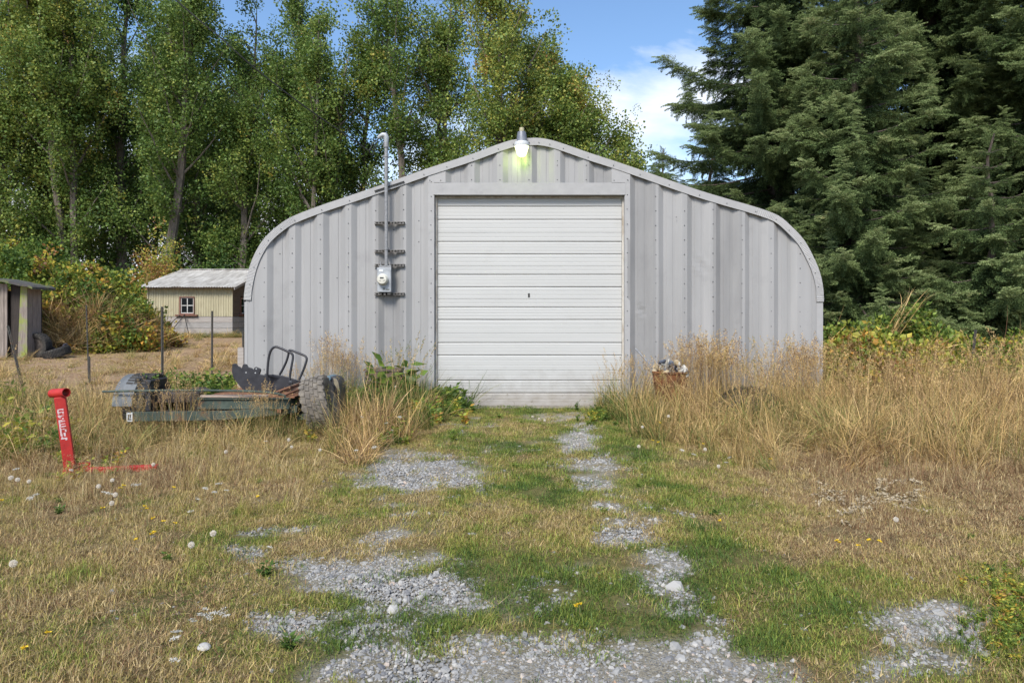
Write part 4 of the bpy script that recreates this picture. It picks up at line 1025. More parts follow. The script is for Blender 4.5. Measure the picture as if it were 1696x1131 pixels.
# ------------------------------------------------------------------ bucket of shells and a pole, dark heap, planter box
BYY = 10.2
bk0 = at(1110, 668, BYY); bk0.z = gzf(bk0.x, BYY)
bk0.z += .13
bucket = empty('rusty_bucket', bk0, 'rusty orange bucket heaped with white shells against the right wall', 'bucket')
orust = mat('orange_rust', (0.252,0.091,0.025), .8, .1, col2=(0.091,0.035,0.017), scale=7, bump=.004, bscale=40, col3=(0.035,0.017,0.014), s3=4, lo3=.55, hi3=.7)
MB().lathe([(.17,.09),(.20,.10),(.245,.34),(.262,.50),(.275,.51),(.275,.53),(.25,.535),(.24,.45)], 28).build('bucket_body', orust, bucket, smooth=True)
MB().tube(smooth_path([Vector((-.23,-.02,.5)), Vector((-.26,-.1,.4)), Vector((-.12,-.24,.34)), Vector((.1,-.25,.33)), Vector((.25,-.1,.4)), Vector((.23,-.02,.5))], 5), .006, 6).build('bucket_handle', rust, bucket, smooth=True)
MB().lathe([(.001,-.16),(.22,-.16),(.2,.1),(.001,.1)], 20).build('bucket_base', darkm, bucket)
shm = [mat('shell_white', (0.450,0.435,0.390), .6, var=.25, scale=20), mat('shell_cream', (0.413,0.330,0.203), .6, var=.3, scale=20), mat('shell_blue_grey', (0.090,0.105,0.135), .5, var=.3, scale=20)]
for k in range(44):
    a = rnd.uniform(0, 6.28); r_ = .25 * math.sqrt(rnd.random()); h = .53 + .13 * (1 - (r_/.22)**2) + rnd.uniform(-.02, .02); sz = rnd.uniform(.04, .07)
    pr = [(.001, 0), (sz*.5, sz*.12), (sz*.9, sz*.32), (sz, sz*.5), (sz*.93, sz*.5), (sz*.8, sz*.36), (.001, sz*.08)]
    Mx = Matrix.Translation((bk0.x + r_*math.cos(a)*1.1, bk0.y + r_*math.sin(a), bk0.z + h)) @ Euler((rnd.uniform(0,3), rnd.uniform(0,3), rnd.uniform(0,3))).to_matrix().to_4x4() @ Matrix.Diagonal((1, .75, 1, 1))
    o = obj('shell', MB().lathe(pr, 9).mesh('shell', shm[0 if k % 5 < 3 else (1 if k % 5 == 3 else 2)], True), None); o.matrix_world = Mx
    tag(o, 'white, cream or blue grey shell in the heap on the rusty bucket', 'shell', 'shells heaped on the bucket')
pl_ = empty('metal_pole', at(1087, 615, 10.35), 'thin grey metal pole slanting up to the left from the rusty bucket', 'pole'); q = pl_.location.copy()
MB().tube([tuple(at(1052.5, 577.5, 10.75) - q), (0,0,0), tuple(at(1108, 637, 10.2) - q)], .016, 8).build('pole_shaft', gal, pl_, smooth=True)
hp = at(1240, 690, 9.7); hp.z = gzf(hp.x, 9.7)
heap = empty('dark_heap', hp, 'rounded dark heap of charred matted netting half hidden in the tall dry grass', 'heap')
V = []; Fc = []; n1, n2 = 22, 60
for i in range(n1+1):
    f = i / n1 * math.pi/2
    for j in range(n2):
        a = 2*math.pi*j/n2; nn = mnoise.noise(Vector((math.cos(a)*2.2, math.sin(a)*2.2, f*3)))*.16 + mnoise.noise(Vector((math.cos(a)*9, math.sin(a)*9, f*11)))*.10
        r_ = (1 + nn) ; V.append((.50*math.cos(a)*math.cos(f)*r_, .36*math.sin(a)*math.cos(f)*r_, .44*math.sin(f)*r_))
Fc = [(i*n2+j, i*n2+(j+1) % n2, (i+1)*n2+(j+1) % n2, (i+1)*n2+j) for i in range(n1) for j in range(n2)]
heapm = mat('charred_matting', (.05,.047,.045), .9, col2=(.018,.017,.017), scale=22, bump=.015, bscale=45, col3=(.12,.11,.10), s3=13, lo3=.55, hi3=.7)
MB().add(V, Fc).build('heap_mound', heapm, heap)
m = MB()
for k in range(420):
    a = rnd.uniform(0, 6.28); f = rnd.uniform(.1, 1.4); p = Vector((.52*math.cos(a)*math.cos(f), .38*math.sin(a)*math.cos(f), .46*math.sin(f)))
    d = Vector((rnd.uniform(-1,1), rnd.uniform(-1,1), rnd.uniform(-.6,.6))).normalized() * rnd.uniform(.06, .2)
    m.tube([p - d/2, p + p.normalized()*.03, p + d/2], .004, 3, cap=False)
tag(m.build('netting_strands', heapm, heap), kind='stuff')
pb = at(640, 640, 10.75); pb.z = gzf(pb.x, 10.75) - .06
box = empty('wooden_crate', pb, 'dark wooden crate overgrown by weeds left of the barn door', 'crate')
for k in range(3): MB().box((-.3,-.2,.32 + k*.13), (.24,-.17,.43 + k*.13)).build('crate_slat', brownb, box, bevel=.004)
for k in range(3): MB().box((.2,-.17,.32 + k*.13), (.23,.2,.43 + k*.13)).build('crate_slat', brownb, box, bevel=.004)
MB().box((-.32,-.22,.70), (.26,.2,.725)).box((-.28,-.17,.0),(-.24,-.13,.7)).box((.19,-.17,.0),(.235,-.13,.7)).build('crate_frame', brownb, box)

# ------------------------------------------------------------------ foliage colours
GRASS = [(0,(.060,.110,.022)),(.2,(.145,.215,.035)),(.4,(.29,.305,.060)),(.55,(.375,.305,.095)),(.72,(.47,.335,.14)),(.88,(.56,.45,.24)),(1,(.25,.145,.075))]
grassm = leaf_mat('grass_blades', GRASS, vk=.2, trans=.25, rough=.55, bright=.45)
STRAWC = [(0,(.080,.135,.025)),(.2,(.165,.200,.05)),(.4,(.34,.26,.10)),(.6,(.52,.345,.13)),(.8,(.70,.50,.24)),(1,(.19,.10,.055))]
strawm = leaf_mat('dry_grass_stems', STRAWC, vk=.30, trans=.25, rough=.6, bright=.6)
POP = [(0,(0.042,0.086,0.022)),(.3,(0.094,0.165,0.037)),(.55,(0.176,0.248,0.055)),(.75,(0.319,0.352,0.077)),(.9,(0.495,0.418,0.077)),(1,(0.418,0.209,0.088))]
popm = leaf_mat('poplar_leaves', POP, vk=.2, trans=.38, rough=.5, bright=.4, spec=.3)
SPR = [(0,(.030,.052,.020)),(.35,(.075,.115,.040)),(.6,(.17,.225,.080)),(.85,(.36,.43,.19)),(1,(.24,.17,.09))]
sprm = leaf_mat('spruce_needles', SPR, vk=.2, trans=.15, rough=.7, bright=.4, spec=.15)
BRA = [(0,(.05,.10,.02)),(.3,(.11,.18,.035)),(.5,(.20,.27,.045)),(.68,(.36,.37,.06)),(.8,(.52,.40,.06)),(.9,(.50,.24,.05)),(1,(.27,.15,.08))]
bram = leaf_mat('bramble_leaves', BRA, vk=.22, trans=.35, rough=.5, bright=.35)
barkm = mat('poplar_bark', (.20,.165,.13), .9, col2=(.09,.075,.06), scale=5, stretch=(3,3,.5), bump=.02, bscale=10)
sbark = mat('spruce_bark', (.13,.10,.08), .9, col2=(.055,.043,.036), scale=6, stretch=(3,3,.5), bump=.02, bscale=12)
twigm = mat('dead_twig', (.24,.18,.13), .9, var=.4, scale=9)

# ------------------------------------------------------------------ prototypes for scattering
def P_lawn(k, n=44, lo=.010, hi=.040):
    a = blade_arrays(n, .075, lo, hi, .0030, .75, 1.7, 2); return proto('lawn_tuft', arr_mesh('lawn_tuft', [a[:4]], grassm))
lawn = [P_lawn(0), P_lawn(1), P_lawn(2, 60, .010, .028), P_lawn(3, 34, .02, .055)]
thatch = []
for k in range(3):
    a = blade_arrays(40, .10, .02, .075, .0026, 1.35, .25, 2); a[0][:, 2] = np.abs(a[0][:, 2]) * .5 + .004; thatch.append(proto('thatch_mat', arr_mesh('thatch_mat', [a[:4]], grassm)))
def P_meadow(k, n=34):
    a = blade_arrays(n, .07, .07, .24, .0032, .30, 1.2, 3); b_ = blade_arrays(24, .09, .03, .09, .005, .7, 1.1, 2)
    parts = [a[:4], b_[:4]]
    c = blade_arrays(4, .05, .16, .32, .0022, .18, .6, 4); parts.append(c[:4])
    tips = c[4]; cc = np.repeat(tips, 7, 0) - c[5].repeat(7, 0) * RG.uniform(0, .05, (28, 1)) + RG.normal(0, .006, (28, 3)); dd = RG.normal(0, .6, (28, 3)) + np.array([0, 0, .8])
    parts.append(tri_cards(cc, dd, .014, .004, RG)); return proto('meadow_tuft', arr_mesh('meadow_tuft', parts, grassm))
meadow = [P_meadow(k) for k in range(4)]
def P_tall(k):
    a = blade_arrays(38, .10, .30, .80, .0066, .36, 2.3, 6); b_ = blade_arrays(26, .12, .12, .35, .006, .6, 1.6, 3)
    return proto('tall_tuft', arr_mesh('tall_tuft', [a[:4], b_[:4]], strawm))
tall = [P_tall(k) for k in range(5)]
def P_stem(k, n=7):
    c = blade_arrays(n, .08, .75, 1.0, .0036, .10, .55, 6); parts = [c[:4]]; m = 26
    tips = np.repeat(c[4], m, 0); dh = np.repeat(c[5], m, 0); s = RG.uniform(0, 1, (n*m, 1))
    cc = tips - (dh * .45 + np.array([0, 0, 1.0])) * s * .13 + RG.normal(0, .008, (n*m, 3)) * (.3 + s)
    dd = RG.normal(0, .45, (n*m, 3)) + np.array([0, 0, 1.0]) + dh * .6
    parts.append(tri_cards(cc, dd, .022, .006, RG)); return proto('seed_stem', arr_mesh('seed_stem', parts, strawm))
stems = [P_stem(k, 4 + k) for k in range(5)]
def P_panicle(k):          # wispy pinkish panicles like bent grass
    c = blade_arrays(5, .09, .8, 1.05, .003, .09, .35, 5); parts = [c[:4]]; m = 60; n = 5
    tips = np.repeat(c[4], m, 0); s = RG.uniform(0, 1, (n*m, 1)); th = RG.uniform(0, 6.28, (n*m, 1))
    cc = tips - np.array([0, 0, 1.0]) * s * .22 + np.concatenate([np.cos(th), np.sin(th), 0*th], 1) * RG.uniform(0, .055, (n*m, 1)) * (.2 + s)
    dd = RG.normal(0, .6, (n*m, 3)) + np.array([0, 0, .8]); parts.append(tri_cards(cc, dd, .018, .0065, RG))
    return proto('panicle', arr_mesh('panicle', parts, strawm))
pans = [P_panicle(k) for k in range(3)]
def P_weed(k, n=26, hgt=.3, ll=.10, lw=.045, m=bram):
    cc = []; dd = []; stm = []
    for i in range(5):
        az = RG.uniform(0, 6.28); ln = RG.uniform(.3, 1) * hgt; t_ = RG.uniform(.1, .6)
        for s in np.linspace(.15, 1, n // 3):
            p = np.array([math.cos(az)*math.sin(t_), math.sin(az)*math.sin(t_), math.cos(t_)]) * ln * s; cc.append(p); q = RG.uniform(0, 6.28); dd.append([math.cos(q), math.sin(q), RG.uniform(-.1, .7)])
    a = tri_cards(np.array(cc), np.array(dd), ll, lw, RG, fold=.12); b_ = blade_arrays(5, .02, hgt*.7, hgt, .006, .3, .3, 2)
    return proto('weed', arr_mesh('weed', [a, b_[:4]], m))
weeds = [P_weed(k, 42, .3, .075, .034) for k in range(3)]
rosette = [P_weed(k, 30, .06, .035, .011, grassm) for k in range(3)]
def P_leafclump(n, rad, ll, lw, m, flat=.9, droop=.1):
    c = RG.normal(0, 1, (n, 3)); c = c / np.linalg.norm(c, axis=1)[:, None] * rad * RG.uniform(.15, 1, (n, 1)) ** .6; c[:, 2] *= flat
    d = c / rad + RG.normal(0, .7, (n, 3)) + np.array([0, 0, -droop])
    return proto('leaf_spray', arr_mesh('leaf_spray', [tri_cards(c, d, ll, lw, RG, fold=.18)], m))
popc = [P_leafclump(30, .46, .135, .125, popm, .9, .6) for k in range(5)]
brac = [P_leafclump(40, .30, .13, .10, bram, .7, .2) for k in range(4)]
dead = []
for k in range(3):
    a = blade_arrays(26, .15, .5, 1.2, .012, .5, 1.2, 5); dead.append(proto('dead_cane', arr_mesh('dead_cane', [a[:4]], strawm)))
def P_spray(k):
    """flat drooping spruce spray about 0.6 m long, growing along +x"""
    parts = []; C_ = []; D_ = []; L_ = []
    V = []; T = []
    def needles(p0, d, ln, nn):
        d = d / np.linalg.norm(d); s = np.linspace(.05, 1, nn); c = p0 + d * (s * ln)[:, None]
        r_ = RG.normal(0, 1, (nn, 3)); r_ -= (r_ @ d)[:, None] * d; r_ /= np.linalg.norm(r_, axis=1)[:, None]
        C_.append(c); D_.append(d * .95 + r_ * .75)
    ax_n = 15
    for i in range(ax_n):
        s = i / (ax_n - 1); p = np.array([s*.58, RG.normal(0, .008), -.10*s*s + .03*s])
        for sd in (-1, 1):
            ln = (.23 * (1 - s) + .05) * RG.uniform(.7, 1.15); d = np.array([.75, sd * (1 - .25*s), RG.uniform(-.75, .05)])
            needles(p, d, ln, int(7 + ln*46))
    for s in np.linspace(0, 1, 9): needles(np.array([s*.56, 0, -.1*s*s + .03*s]), np.array([1, 0, -.1]), .07, 5)
    C_ = np.concatenate(C_); D_ = np.concatenate(D_)
    return proto('spruce_spray', arr_mesh('spruce_spray', [tri_cards(C_, D_, .044, .016, RG)], sprm))
spray = [P_spray(k) for k in range(4)]
STONES = []
stm = mat('gravel_stone', (0.264,0.264,0.268), .85, col2=(0.152,0.152,0.160), scale=3, lo=.3, hi=.7)
tt = stm.node_tree; bb_ = tt.nodes['Principled BSDF']
ia = N('ShaderNodeAttribute', tt, attribute_type='INSTANCER', attribute_name='tint'); rr_ = N('ShaderNodeValToRGB', tt)
for p_, c_ in ((.3,(0.216,0.212,0.203)), (.6,(0.304,0.296,0.277)), (.8,(0.400,0.384,0.351))): e = rr_.color_ramp.elements.new(p_); e.color = (*c_, 1)
rr_.color_ramp.elements[0].color = (.12,.12,.13,1); rr_.color_ramp.elements[-1].color = (.40,.27,.18,1)
L(tt, ia.outputs['Fac'], rr_.inputs[0]); L(tt, rr_.outputs[0], bb_.inputs['Base Color'])
for k in range(6):
    import bmesh
    bm = bmesh.new(); bmesh.ops.create_icosphere(bm, subdivisions=1, radius=1)
    for v_ in bm.verts: v_.co *= 1 + rnd.uniform(-.28, .22); v_.co.z *= .6; v_.co.x *= 1.2
    me = bpy.data.meshes.new('stone'); bm.to_mesh(me); bm.free(); me.materials.append(stm); STONES.append(proto('stone', me))

# ------------------------------------------------------------------ grass and gravel over the yard
def sample(n, x0, x1, y0, y1):
    """more points near the camera: y drawn so that density falls off with distance"""
    u = RG.uniform(0, 1, n); y = y0 * (y1 / y0) ** u if y0 > 0 else y0 + (y1-y0)*u
    x = RG.uniform(-1, 1, n) * (y * .80 + .35); return x, y
def rots(n, tilt=.12): return np.stack([RG.normal(0, tilt, n), RG.normal(0, tilt, n), RG.uniform(0, 6.28, n)], 1)
def uniform_fr(dens, y0, y1, k=.90):
    area = k * (y1*y1 - y0*y0) + .7*(y1-y0); n = int(dens * area)
    y = np.sqrt(RG.uniform(y0*y0, y1*y1, n)); x = RG.uniform(-1, 1, n) * (y * k + .35); return x, y
def under_barn(x, y): return (x > XL - .02) & (x < XR + .02) & (y > BY - .0)
def P3(x, y, dz=0): return np.stack([x, y, gz(x, y) + dz], 1)
def lawn_layer(name, dens, y0, y1, sc, protos, keep, label, hmul=1):
    x, y = uniform_fr(dens, y0, y1); k = keep(x, y); x, y = x[k], y[k]; n = len(x)
    d = dryness(x, y); sz = sc * RG.uniform(.7, 1.3, n); s3 = np.stack([sz, sz, sz * (hmul(x, y) if callable(hmul) else hmul)], 1)
    tint = np.clip(d + RG.normal(0, .07, n), 0, 1)
    o = scatter(name, P3(x, y, -.004), rots(n), s3, protos, tint); tag(o, label, 'grass'); return o
def k_lawn(x, y):
    g = gravel(x, y); px, py = to_px(x, y)
    bare = fbm(x*4, y*4, 71)
    return (RG.uniform(0, 1, len(x)) > np.clip(g * 1.5 - .35*(fbm(x*7, y*7, 77) > .5), 0, .985)) & (bare < .60 + .1*(RG.uniform(0,1,len(x)))) & ~under_barn(x, y)
hm = lambda x, y: .75 + .8 * fbm(x*1.7, y*1.7, 81)
lawn_layer('short_grass', 760, 2.3, 6.2, 1.0, lawn, k_lawn, 'short mixed green and dry grass of the yard close to the camera', hm)
lawn_layer('short_grass', 380, 6.2, 11.6, 1.2, lawn, k_lawn, 'short grass of the drive further back towards the barn door', hm)
x, y = uniform_fr(300, 2.3, 9.5); k = (RG.uniform(0,1,len(x)) > gravel(x, y)*.9) & ~under_barn(x, y) & (RG.uniform(0,1,len(x)) < dryness(x, y)*1.25 - .2); x, y = x[k], y[k]; n = len(x)
tag(scatter('dead_thatch', P3(x, y), rots(n, .12), RG.uniform(.6, 1.3, n), thatch, np.clip(RG.normal(.80, .14, n) + .14*((to_px(x, y)[0] > 1150) | (to_px(x, y)[0] < 420)), .3, 1)), 'matted dead straw lying flat between the green blades', 'thatch')
def k_mead(x, y):
    px, py = to_px(x, y); side = np.clip(np.maximum((560 - px) / 260, (px - 1130 - (py - 760)*.55) / 260), 0, 1)
    side = side * np.clip((930 - py) / 120 + .10, 0, 1) * np.where(px > 1000, .45, 1); n = fbm(x*2, y*2, 91)
    return (RG.uniform(0, 1, len(x)) < side * np.clip((n - .25) * 2.6, .05, 1)) & (gravel(x, y) < .5) & ~under_barn(x, y)
x, y = uniform_fr(105, 2.6, 11); k = k_mead(x, y); x, y = x[k], y[k]; n = len(x)
px, py = to_px(x, y); sz = RG.uniform(.55, 1.15, n) * np.interp(py, [680, 800, 900, 1131], [1.25, .9, .5, .4])
o = scatter('meadow_grass', P3(x, y), rots(n, .15), sz, meadow, np.clip(dryness(x, y) + .12 + RG.normal(0, .1, n), 0, 1)); tag(o, 'knee low meadow grass with fine seed heads at the sides of the drive', 'grass')
# a few taller tufts in the lawn
x, y = uniform_fr(.8, 2.8, 10); k = gravel(x, y) < .3; x, y = x[k], y[k]; n = len(x)
o = scatter('weed_rosettes', P3(x, y), rots(n), RG.uniform(.6, 1.5, n), rosette, RG.uniform(0, .3, n)); tag(o, 'low green weeds scattered in the yard grass', 'weeds')
# hand-placed lush clumps seen in the photo
cl_ = [(435,890,.16,.10),(455,855,.16,.10),(430,945,.2,.12),(345,1085,.16,.12),(1010,1030,.14,.12),(760,1030,.1,.1),(220,830,.2,.35),(560,1010,.14,.08),(1000,715,.2,.2),(1690,1010,.25,.3),(1680,1060,.2,.3),(120,940,.22,.07),(60,1060,.16,.06),(250,1000,.25,.07),(150,1090,.2,.06),(330,960,.2,.07),(90,860,.25,.14),(300,860,.22,.1),(380,990,.18,.07),(1300,880,.3,.07),(1420,930,.3,.06),(1560,900,.25,.08),(1240,960,.25,.07),(1620,840,.3,.12),(880,1010,.2,.06),(880,810,.4,.07),(1150,820,.35,.08)]
X_ = []; Y_ = []; S_ = []
for a, b_, r_, h in cl_:
    c = gp(a, b_)
    for k in range(34): X_.append(c.x + rnd.gauss(0, r_)); Y_.append(c.y + rnd.gauss(0, r_)); S_.append((rnd.uniform(.7, 1.1), rnd.uniform(.7, 1.1), h * 5 * rnd.uniform(.6, 1.2)))
X_ = np.array(X_); Y_ = np.array(Y_)
tag(scatter('green_tufts', P3(X_, Y_), rots(len(X_), .2), np.array(S_), lawn, RG.uniform(0, .28, len(X_))), 'lush green grass tufts standing out of the dry lawn', 'grass')

# gravel stones
x, y = uniform_fr(5200, 2.3, 4.6, .72); k = RG.uniform(0, 1, len(x)) < gravel(x, y)**.75; x, y = x[k], y[k]; n = len(x)
x2, y2 = uniform_fr(1900, 4.6, 9.5, .45); k = RG.uniform(0, 1, len(x2)) < gravel(x2, y2); x2, y2 = x2[k], y2[k]; n2 = len(x2)
x3, y3 = uniform_fr(90, 2.3, 7, .55); n3 = len(x3)
xa = np.concatenate([x, x2, x3]); ya = np.concatenate([y, y2, y3])
sz = np.concatenate([np.exp(RG.normal(-5.1, .45, n)), np.exp(RG.normal(-4.85, .4, n2)), np.exp(RG.normal(-4.7, .4, n3))])
rt = np.stack([RG.normal(0, .5, len(xa)), RG.normal(0, .5, len(xa)), RG.uniform(0, 6.28, len(xa))], 1)
o = scatter('gravel', P3(xa, ya, -.008), rt, sz, STONES, RG.beta(2.2, 2.4, len(xa))); tag(o, 'loose grey crushed gravel showing through the grass of the drive', 'gravel')

# rough tall grass
def k_tall(x, y): return (RG.uniform(0, 1, len(x)) < tall_zone(x, y)) & ~under_barn(x, y)
def wreck_clear(x, y):
    """thin the stand where the wreck and the hoist stand, so that they show"""
    px, py = to_px(x, y); return (px > 175) & (px < 575) & (y > 7.9) & (y < 10.2)
def tall_height(x, y):
    px, py = to_px(x, y)
    front = ip(py, [600, 690, 740, 790], [1.0, .95, .75, .45])
    h = front * ip(px, [0, 150, 230, 480, 560, 640, 720, 990, 1050, 1200, 1400, 1560, 1700], [.62, .62, .55, .52, .75, .95, .85, .6, .72, .70, .74, .86, .82])
    h = h * np.where((px > 395) & (px < 1000) & (y > 9.9), .9, 1) * (.30 + 1.35 * fbm(x*1.5, y*1.5, 101))
    h = np.where(wreck_clear(x, y), h * .88, h)
    h = np.where((px > 1366) & (y > 11), h * .58, h)
    h = np.where((px < 395) & (y > 10.5), h * .45, h)
    bk = np.exp(-(((px - 1108)/55)**2 + ((py - 690)/26)**2)); h = h * (1 - .12*bk)
    return h
def tall_tint(x, y):
    px, py = to_px(x, y); n = fbm(x*1.3, y*1.3, 111)
    g = ip(px, [0, 120, 250, 400, 540, 600, 660, 740, 960, 1040, 1120, 1250, 1700], [.50, .55, .56, .46, .45, .12, .10, .10, .10, .20, .46, .58, .60])
    g = np.where((px > 560) & (px < 700) & (py > 705), .76, g)
    g = g + .34*np.exp(-(((px-1530)/60)**2 + ((py-672)/26)**2)) + .34*np.exp(-(((px-1650)/60)**2 + ((py-700)/22)**2)) + .3*np.exp(-(((px-1150)/40)**2 + ((py-670)/30)**2))
    return np.clip(g + (n - .5) * .8, 0, 1)
x, y = uniform_fr(25, 5.6, 14.5, .90); k = k_tall(x, y) & ((y < 11) | (x > XR) ) ; x, y = x[k], y[k]
k = ~(wreck_clear(x, y) & (RG.uniform(0,1,len(x)) < .3)); x, y = x[k], y[k]; n = len(x)
h = tall_height(x, y); sz = np.stack([RG.uniform(.8, 1.2, n), RG.uniform(.8, 1.2, n), h * 1.5 * RG.uniform(.8, 1.2, n)], 1); sz[:, :2] *= (.5 + .5*h)[:, None]
q_ = fbm(x*.9, y*.9, 141)*12; amp = .18 + 1.15*np.clip(fbm(x*.7, y*.7, 151) - .30, 0, 1)
rt_ = np.stack([np.sin(q_)*amp + RG.normal(0,.16,n), np.cos(q_)*amp + RG.normal(0,.16,n), RG.uniform(0,6.28,n)], 1)
o = scatter('tall_dry_grass', P3(x, y), rt_, sz, tall, tall_tint(x, y) + RG.normal(0, .07, n)); tag(o, 'uncut knee high straw coloured grass round the barn and the wreck', 'grass')
x, y = uniform_fr(7, 6.2, 11, .90); k = k_tall(x, y) & (fbm(x*1.8, y*1.8, 161) > .47); x, y = x[k], y[k]; n = len(x)
h = tall_height(x, y)*RG.uniform(.5, .85, n)
o = scatter('green_grass_tufts', P3(x, y), rots(n, .25), np.stack([h*1.2, h*1.2, h*1.5], 1), tall, RG.uniform(0, .3, n)); tag(o, 'green grass growing up inside the dry stand', 'grass')
# upright seed stems
x, y = uniform_fr(11, 6.0, 13, .90); k = k_tall(x, y); x, y = x[k], y[k]; px, py = to_px(x, y)
wgt = ip(px, [0, 150, 560, 600, 760, 990, 1050, 1150, 1400, 1700], [.6, .75, .65, .30, .25, .25, .7, 1, 1, .9]); k = (RG.uniform(0, 1, len(x)) < wgt) & ((y < 11) | (x > XR)); x, y = x[k], y[k]; n = len(x)
h = tall_height(x, y) * RG.uniform(1.05, 1.55, n)
o = scatter('seed_head_stems', P3(x, y), rots(n, .13), np.stack([h, h, h], 1), stems, np.where((to_px(x, y)[0] > 545) & (to_px(x, y)[0] < 780), RG.uniform(0, .6, n), RG.uniform(.4, 1, n))); tag(o, 'tall dry stems with drooping seed heads above the rough grass', 'grass')
# wispy panicles against the right wall, orange plume left of the crate
X_ = []; Y_ = []; S_ = []; T_ = []
for a, b_, cnt, sx_, h, Yc in ((1165,640,44,20,1.2,10.6),(1135,650,14,14,1.1,10.5),(1195,640,16,16,1.0,10.6),(1318,640,36,22,1.16,10.5),(1345,640,12,16,1.15,10.6),(1240,650,14,40,.85,10.6),(1060,650,10,22,.92,10.7),(1090,650,8,22,.8,10.7),(548,650,20,14,1.15,10.7),(578,640,10,16,.9,10.7),(625,640,8,26,.8,10.8),(520,640,6,24,.7,10.8),(1108,680,16,20,.75,9.7),(1240,690,20,30,.62,9.1),(1300,690,18,40,.8,9.8),(1480,680,20,60,.95,9.8),(1620,680,20,50,.9,9.6),
                          (1385,640,12,14,1.15,11.3),(1550,640,16,30,1.12,10.8),(1440,640,8,30,1.05,11.2),(1650,640,10,30,.95,10.5),(1010,650,6,14,.72,10.75),(370,700,10,70,.60,8.1),(287,720,14,14,.80,8.05),(432,700,10,14,.72,8.0),(225,700,6,20,.66,8.2),(170,720,14,40,.66,8.6)):
    for k in range(cnt):
        X_.append((a + rnd.gauss(0, sx_) - CX)/F*Yc); Y_.append(Yc + rnd.uniform(-.25, .25)); S_.append(h * rnd.uniform(.7, 1.1)); T_.append(rnd.uniform(.55, 1))
X_ = np.array(X_); Y_ = np.array(Y_)
tag(scatter('panicle_grass', P3(X_, Y_), rots(len(X_), .10), np.array(S_), pans + stems[:2], np.array(T_)), 'wispy reddish grass panicles standing against the barn wall', 'grass')
# green weeds left of the door, around the crate, by the red stand
X_ = []; Y_ = []; S_ = []; T_ = []
for a, b_, cnt, sx_, sy_, s, tt_ in ((600,668,90,26,.5,1.1,.30),(650,665,80,30,.4,1.2,.36),(735,668,60,12,.35,1.2,.2),(1700,1020,70,34,.20,.26,.42),(1670,985,50,34,.16,.26,.5),(1640,1050,26,30,.12,.2,.4),(760,680,18,10,.2,.8,.12),(700,690,40,26,.5,1.0,.5),(40,740,46,26,.5,1.2,.42),(20,700,20,20,.5,1.5,.4),(140,775,14,30,.3,.6,.6),(1000,690,40,22,.4,.55,.25),(630,640,40,16,.12,1.8,.22),(655,640,14,7,.08,2.6,.15),(620,720,60,40,.5,.8,.4),(300,700,24,60,.3,1.3,.35)):
    c = gp(a, b_) if b_ > 660 else Vector(((a - CX)/F*10.6, 10.6, 0))
    for k in range(cnt): 
        yy = min(c.y + rnd.gauss(0, sy_), 10.9); X_.append(c.x * yy / c.y + rnd.gauss(0, sx_) / F * yy); Y_.append(yy); S_.append(s * rnd.uniform(.6, 1.15)); T_.append(min(1, max(0, rnd.gauss(tt_ + .08, .16))))
X_ = np.array(X_); Y_ = np.array(Y_); S_ = np.array(S_)
tag(scatter('leafy_weeds', P3(X_, Y_), rots(len(X_), .2), S_, weeds, np.array(T_)), 'leafy green and yellow weeds between the wreck and the barn door', 'weeds')
# weeds growing through the wreck bed
X_ = []; Y_ = []; Z_ = []
for k in range(70):
    yy = rnd.uniform(8.8, 10.6); X_.append((rnd.uniform(250, 385) - CX)/F*yy); Y_.append(yy); Z_.append(max(0, CH - (rnd.uniform(615, 655) - CY)/F*yy - .16))
tag(scatter('weeds_in_wreck', np.stack([X_, Y_, Z_], 1), rots(70, .2), RG.uniform(.5, 1.1, 70), weeds, RG.uniform(.1, .5, 70)), 'bright green weeds growing up through the bed of the wreck', 'weeds')
# dry grass of the yard behind, left of the barn
x, y = uniform_fr(3.2, 11.5, 40, .80); k = (x < XL - .4) & (RG.uniform(0, 1, len(x)) < .15 + 1.1*np.clip(fbm(x*.6, y*.6, 121) - .35, 0, 1)); x, y = x[k], y[k]; n = len(x)
o = scatter('dry_yard_grass', P3(x, y), rots(n, .25), np.stack([RG.uniform(.9,1.6,n), RG.uniform(.9,1.6,n), RG.uniform(.25,.7,n)], 1), tall, RG.uniform(.25, .85, n)); tag(o, 'sparse flattened dry grass on the bare ground in front of the hut', 'grass')
x, y = uniform_fr(22, 11.5, 24, .80); k = (x < XL - .3) & (fbm(x*1.3, y*1.3, 131) > .42); x, y = x[k], y[k]; n = len(x)
o = scatter('ground_litter', P3(x, y), rots(n, .25), RG.uniform(1.2, 2.6, n), lawn, RG.uniform(.55, 1, n)); tag(o, 'short dead grass and litter on the soil left of the barn', 'grass')
# stand at the foot of the hut
x = RG.uniform(-19.5, -12.5, 240); y = RG.uniform(32.4, 33.9, 240)
o = scatter('hut_side_grass', P3(x, y), rots(240, .2), np.stack([RG.uniform(1,1.6,240)]*2 + [RG.uniform(.25,.5,240)], 1), tall, RG.uniform(.15, .7, 240)); tag(o, 'rough grass along the foot of the hut', 'grass')
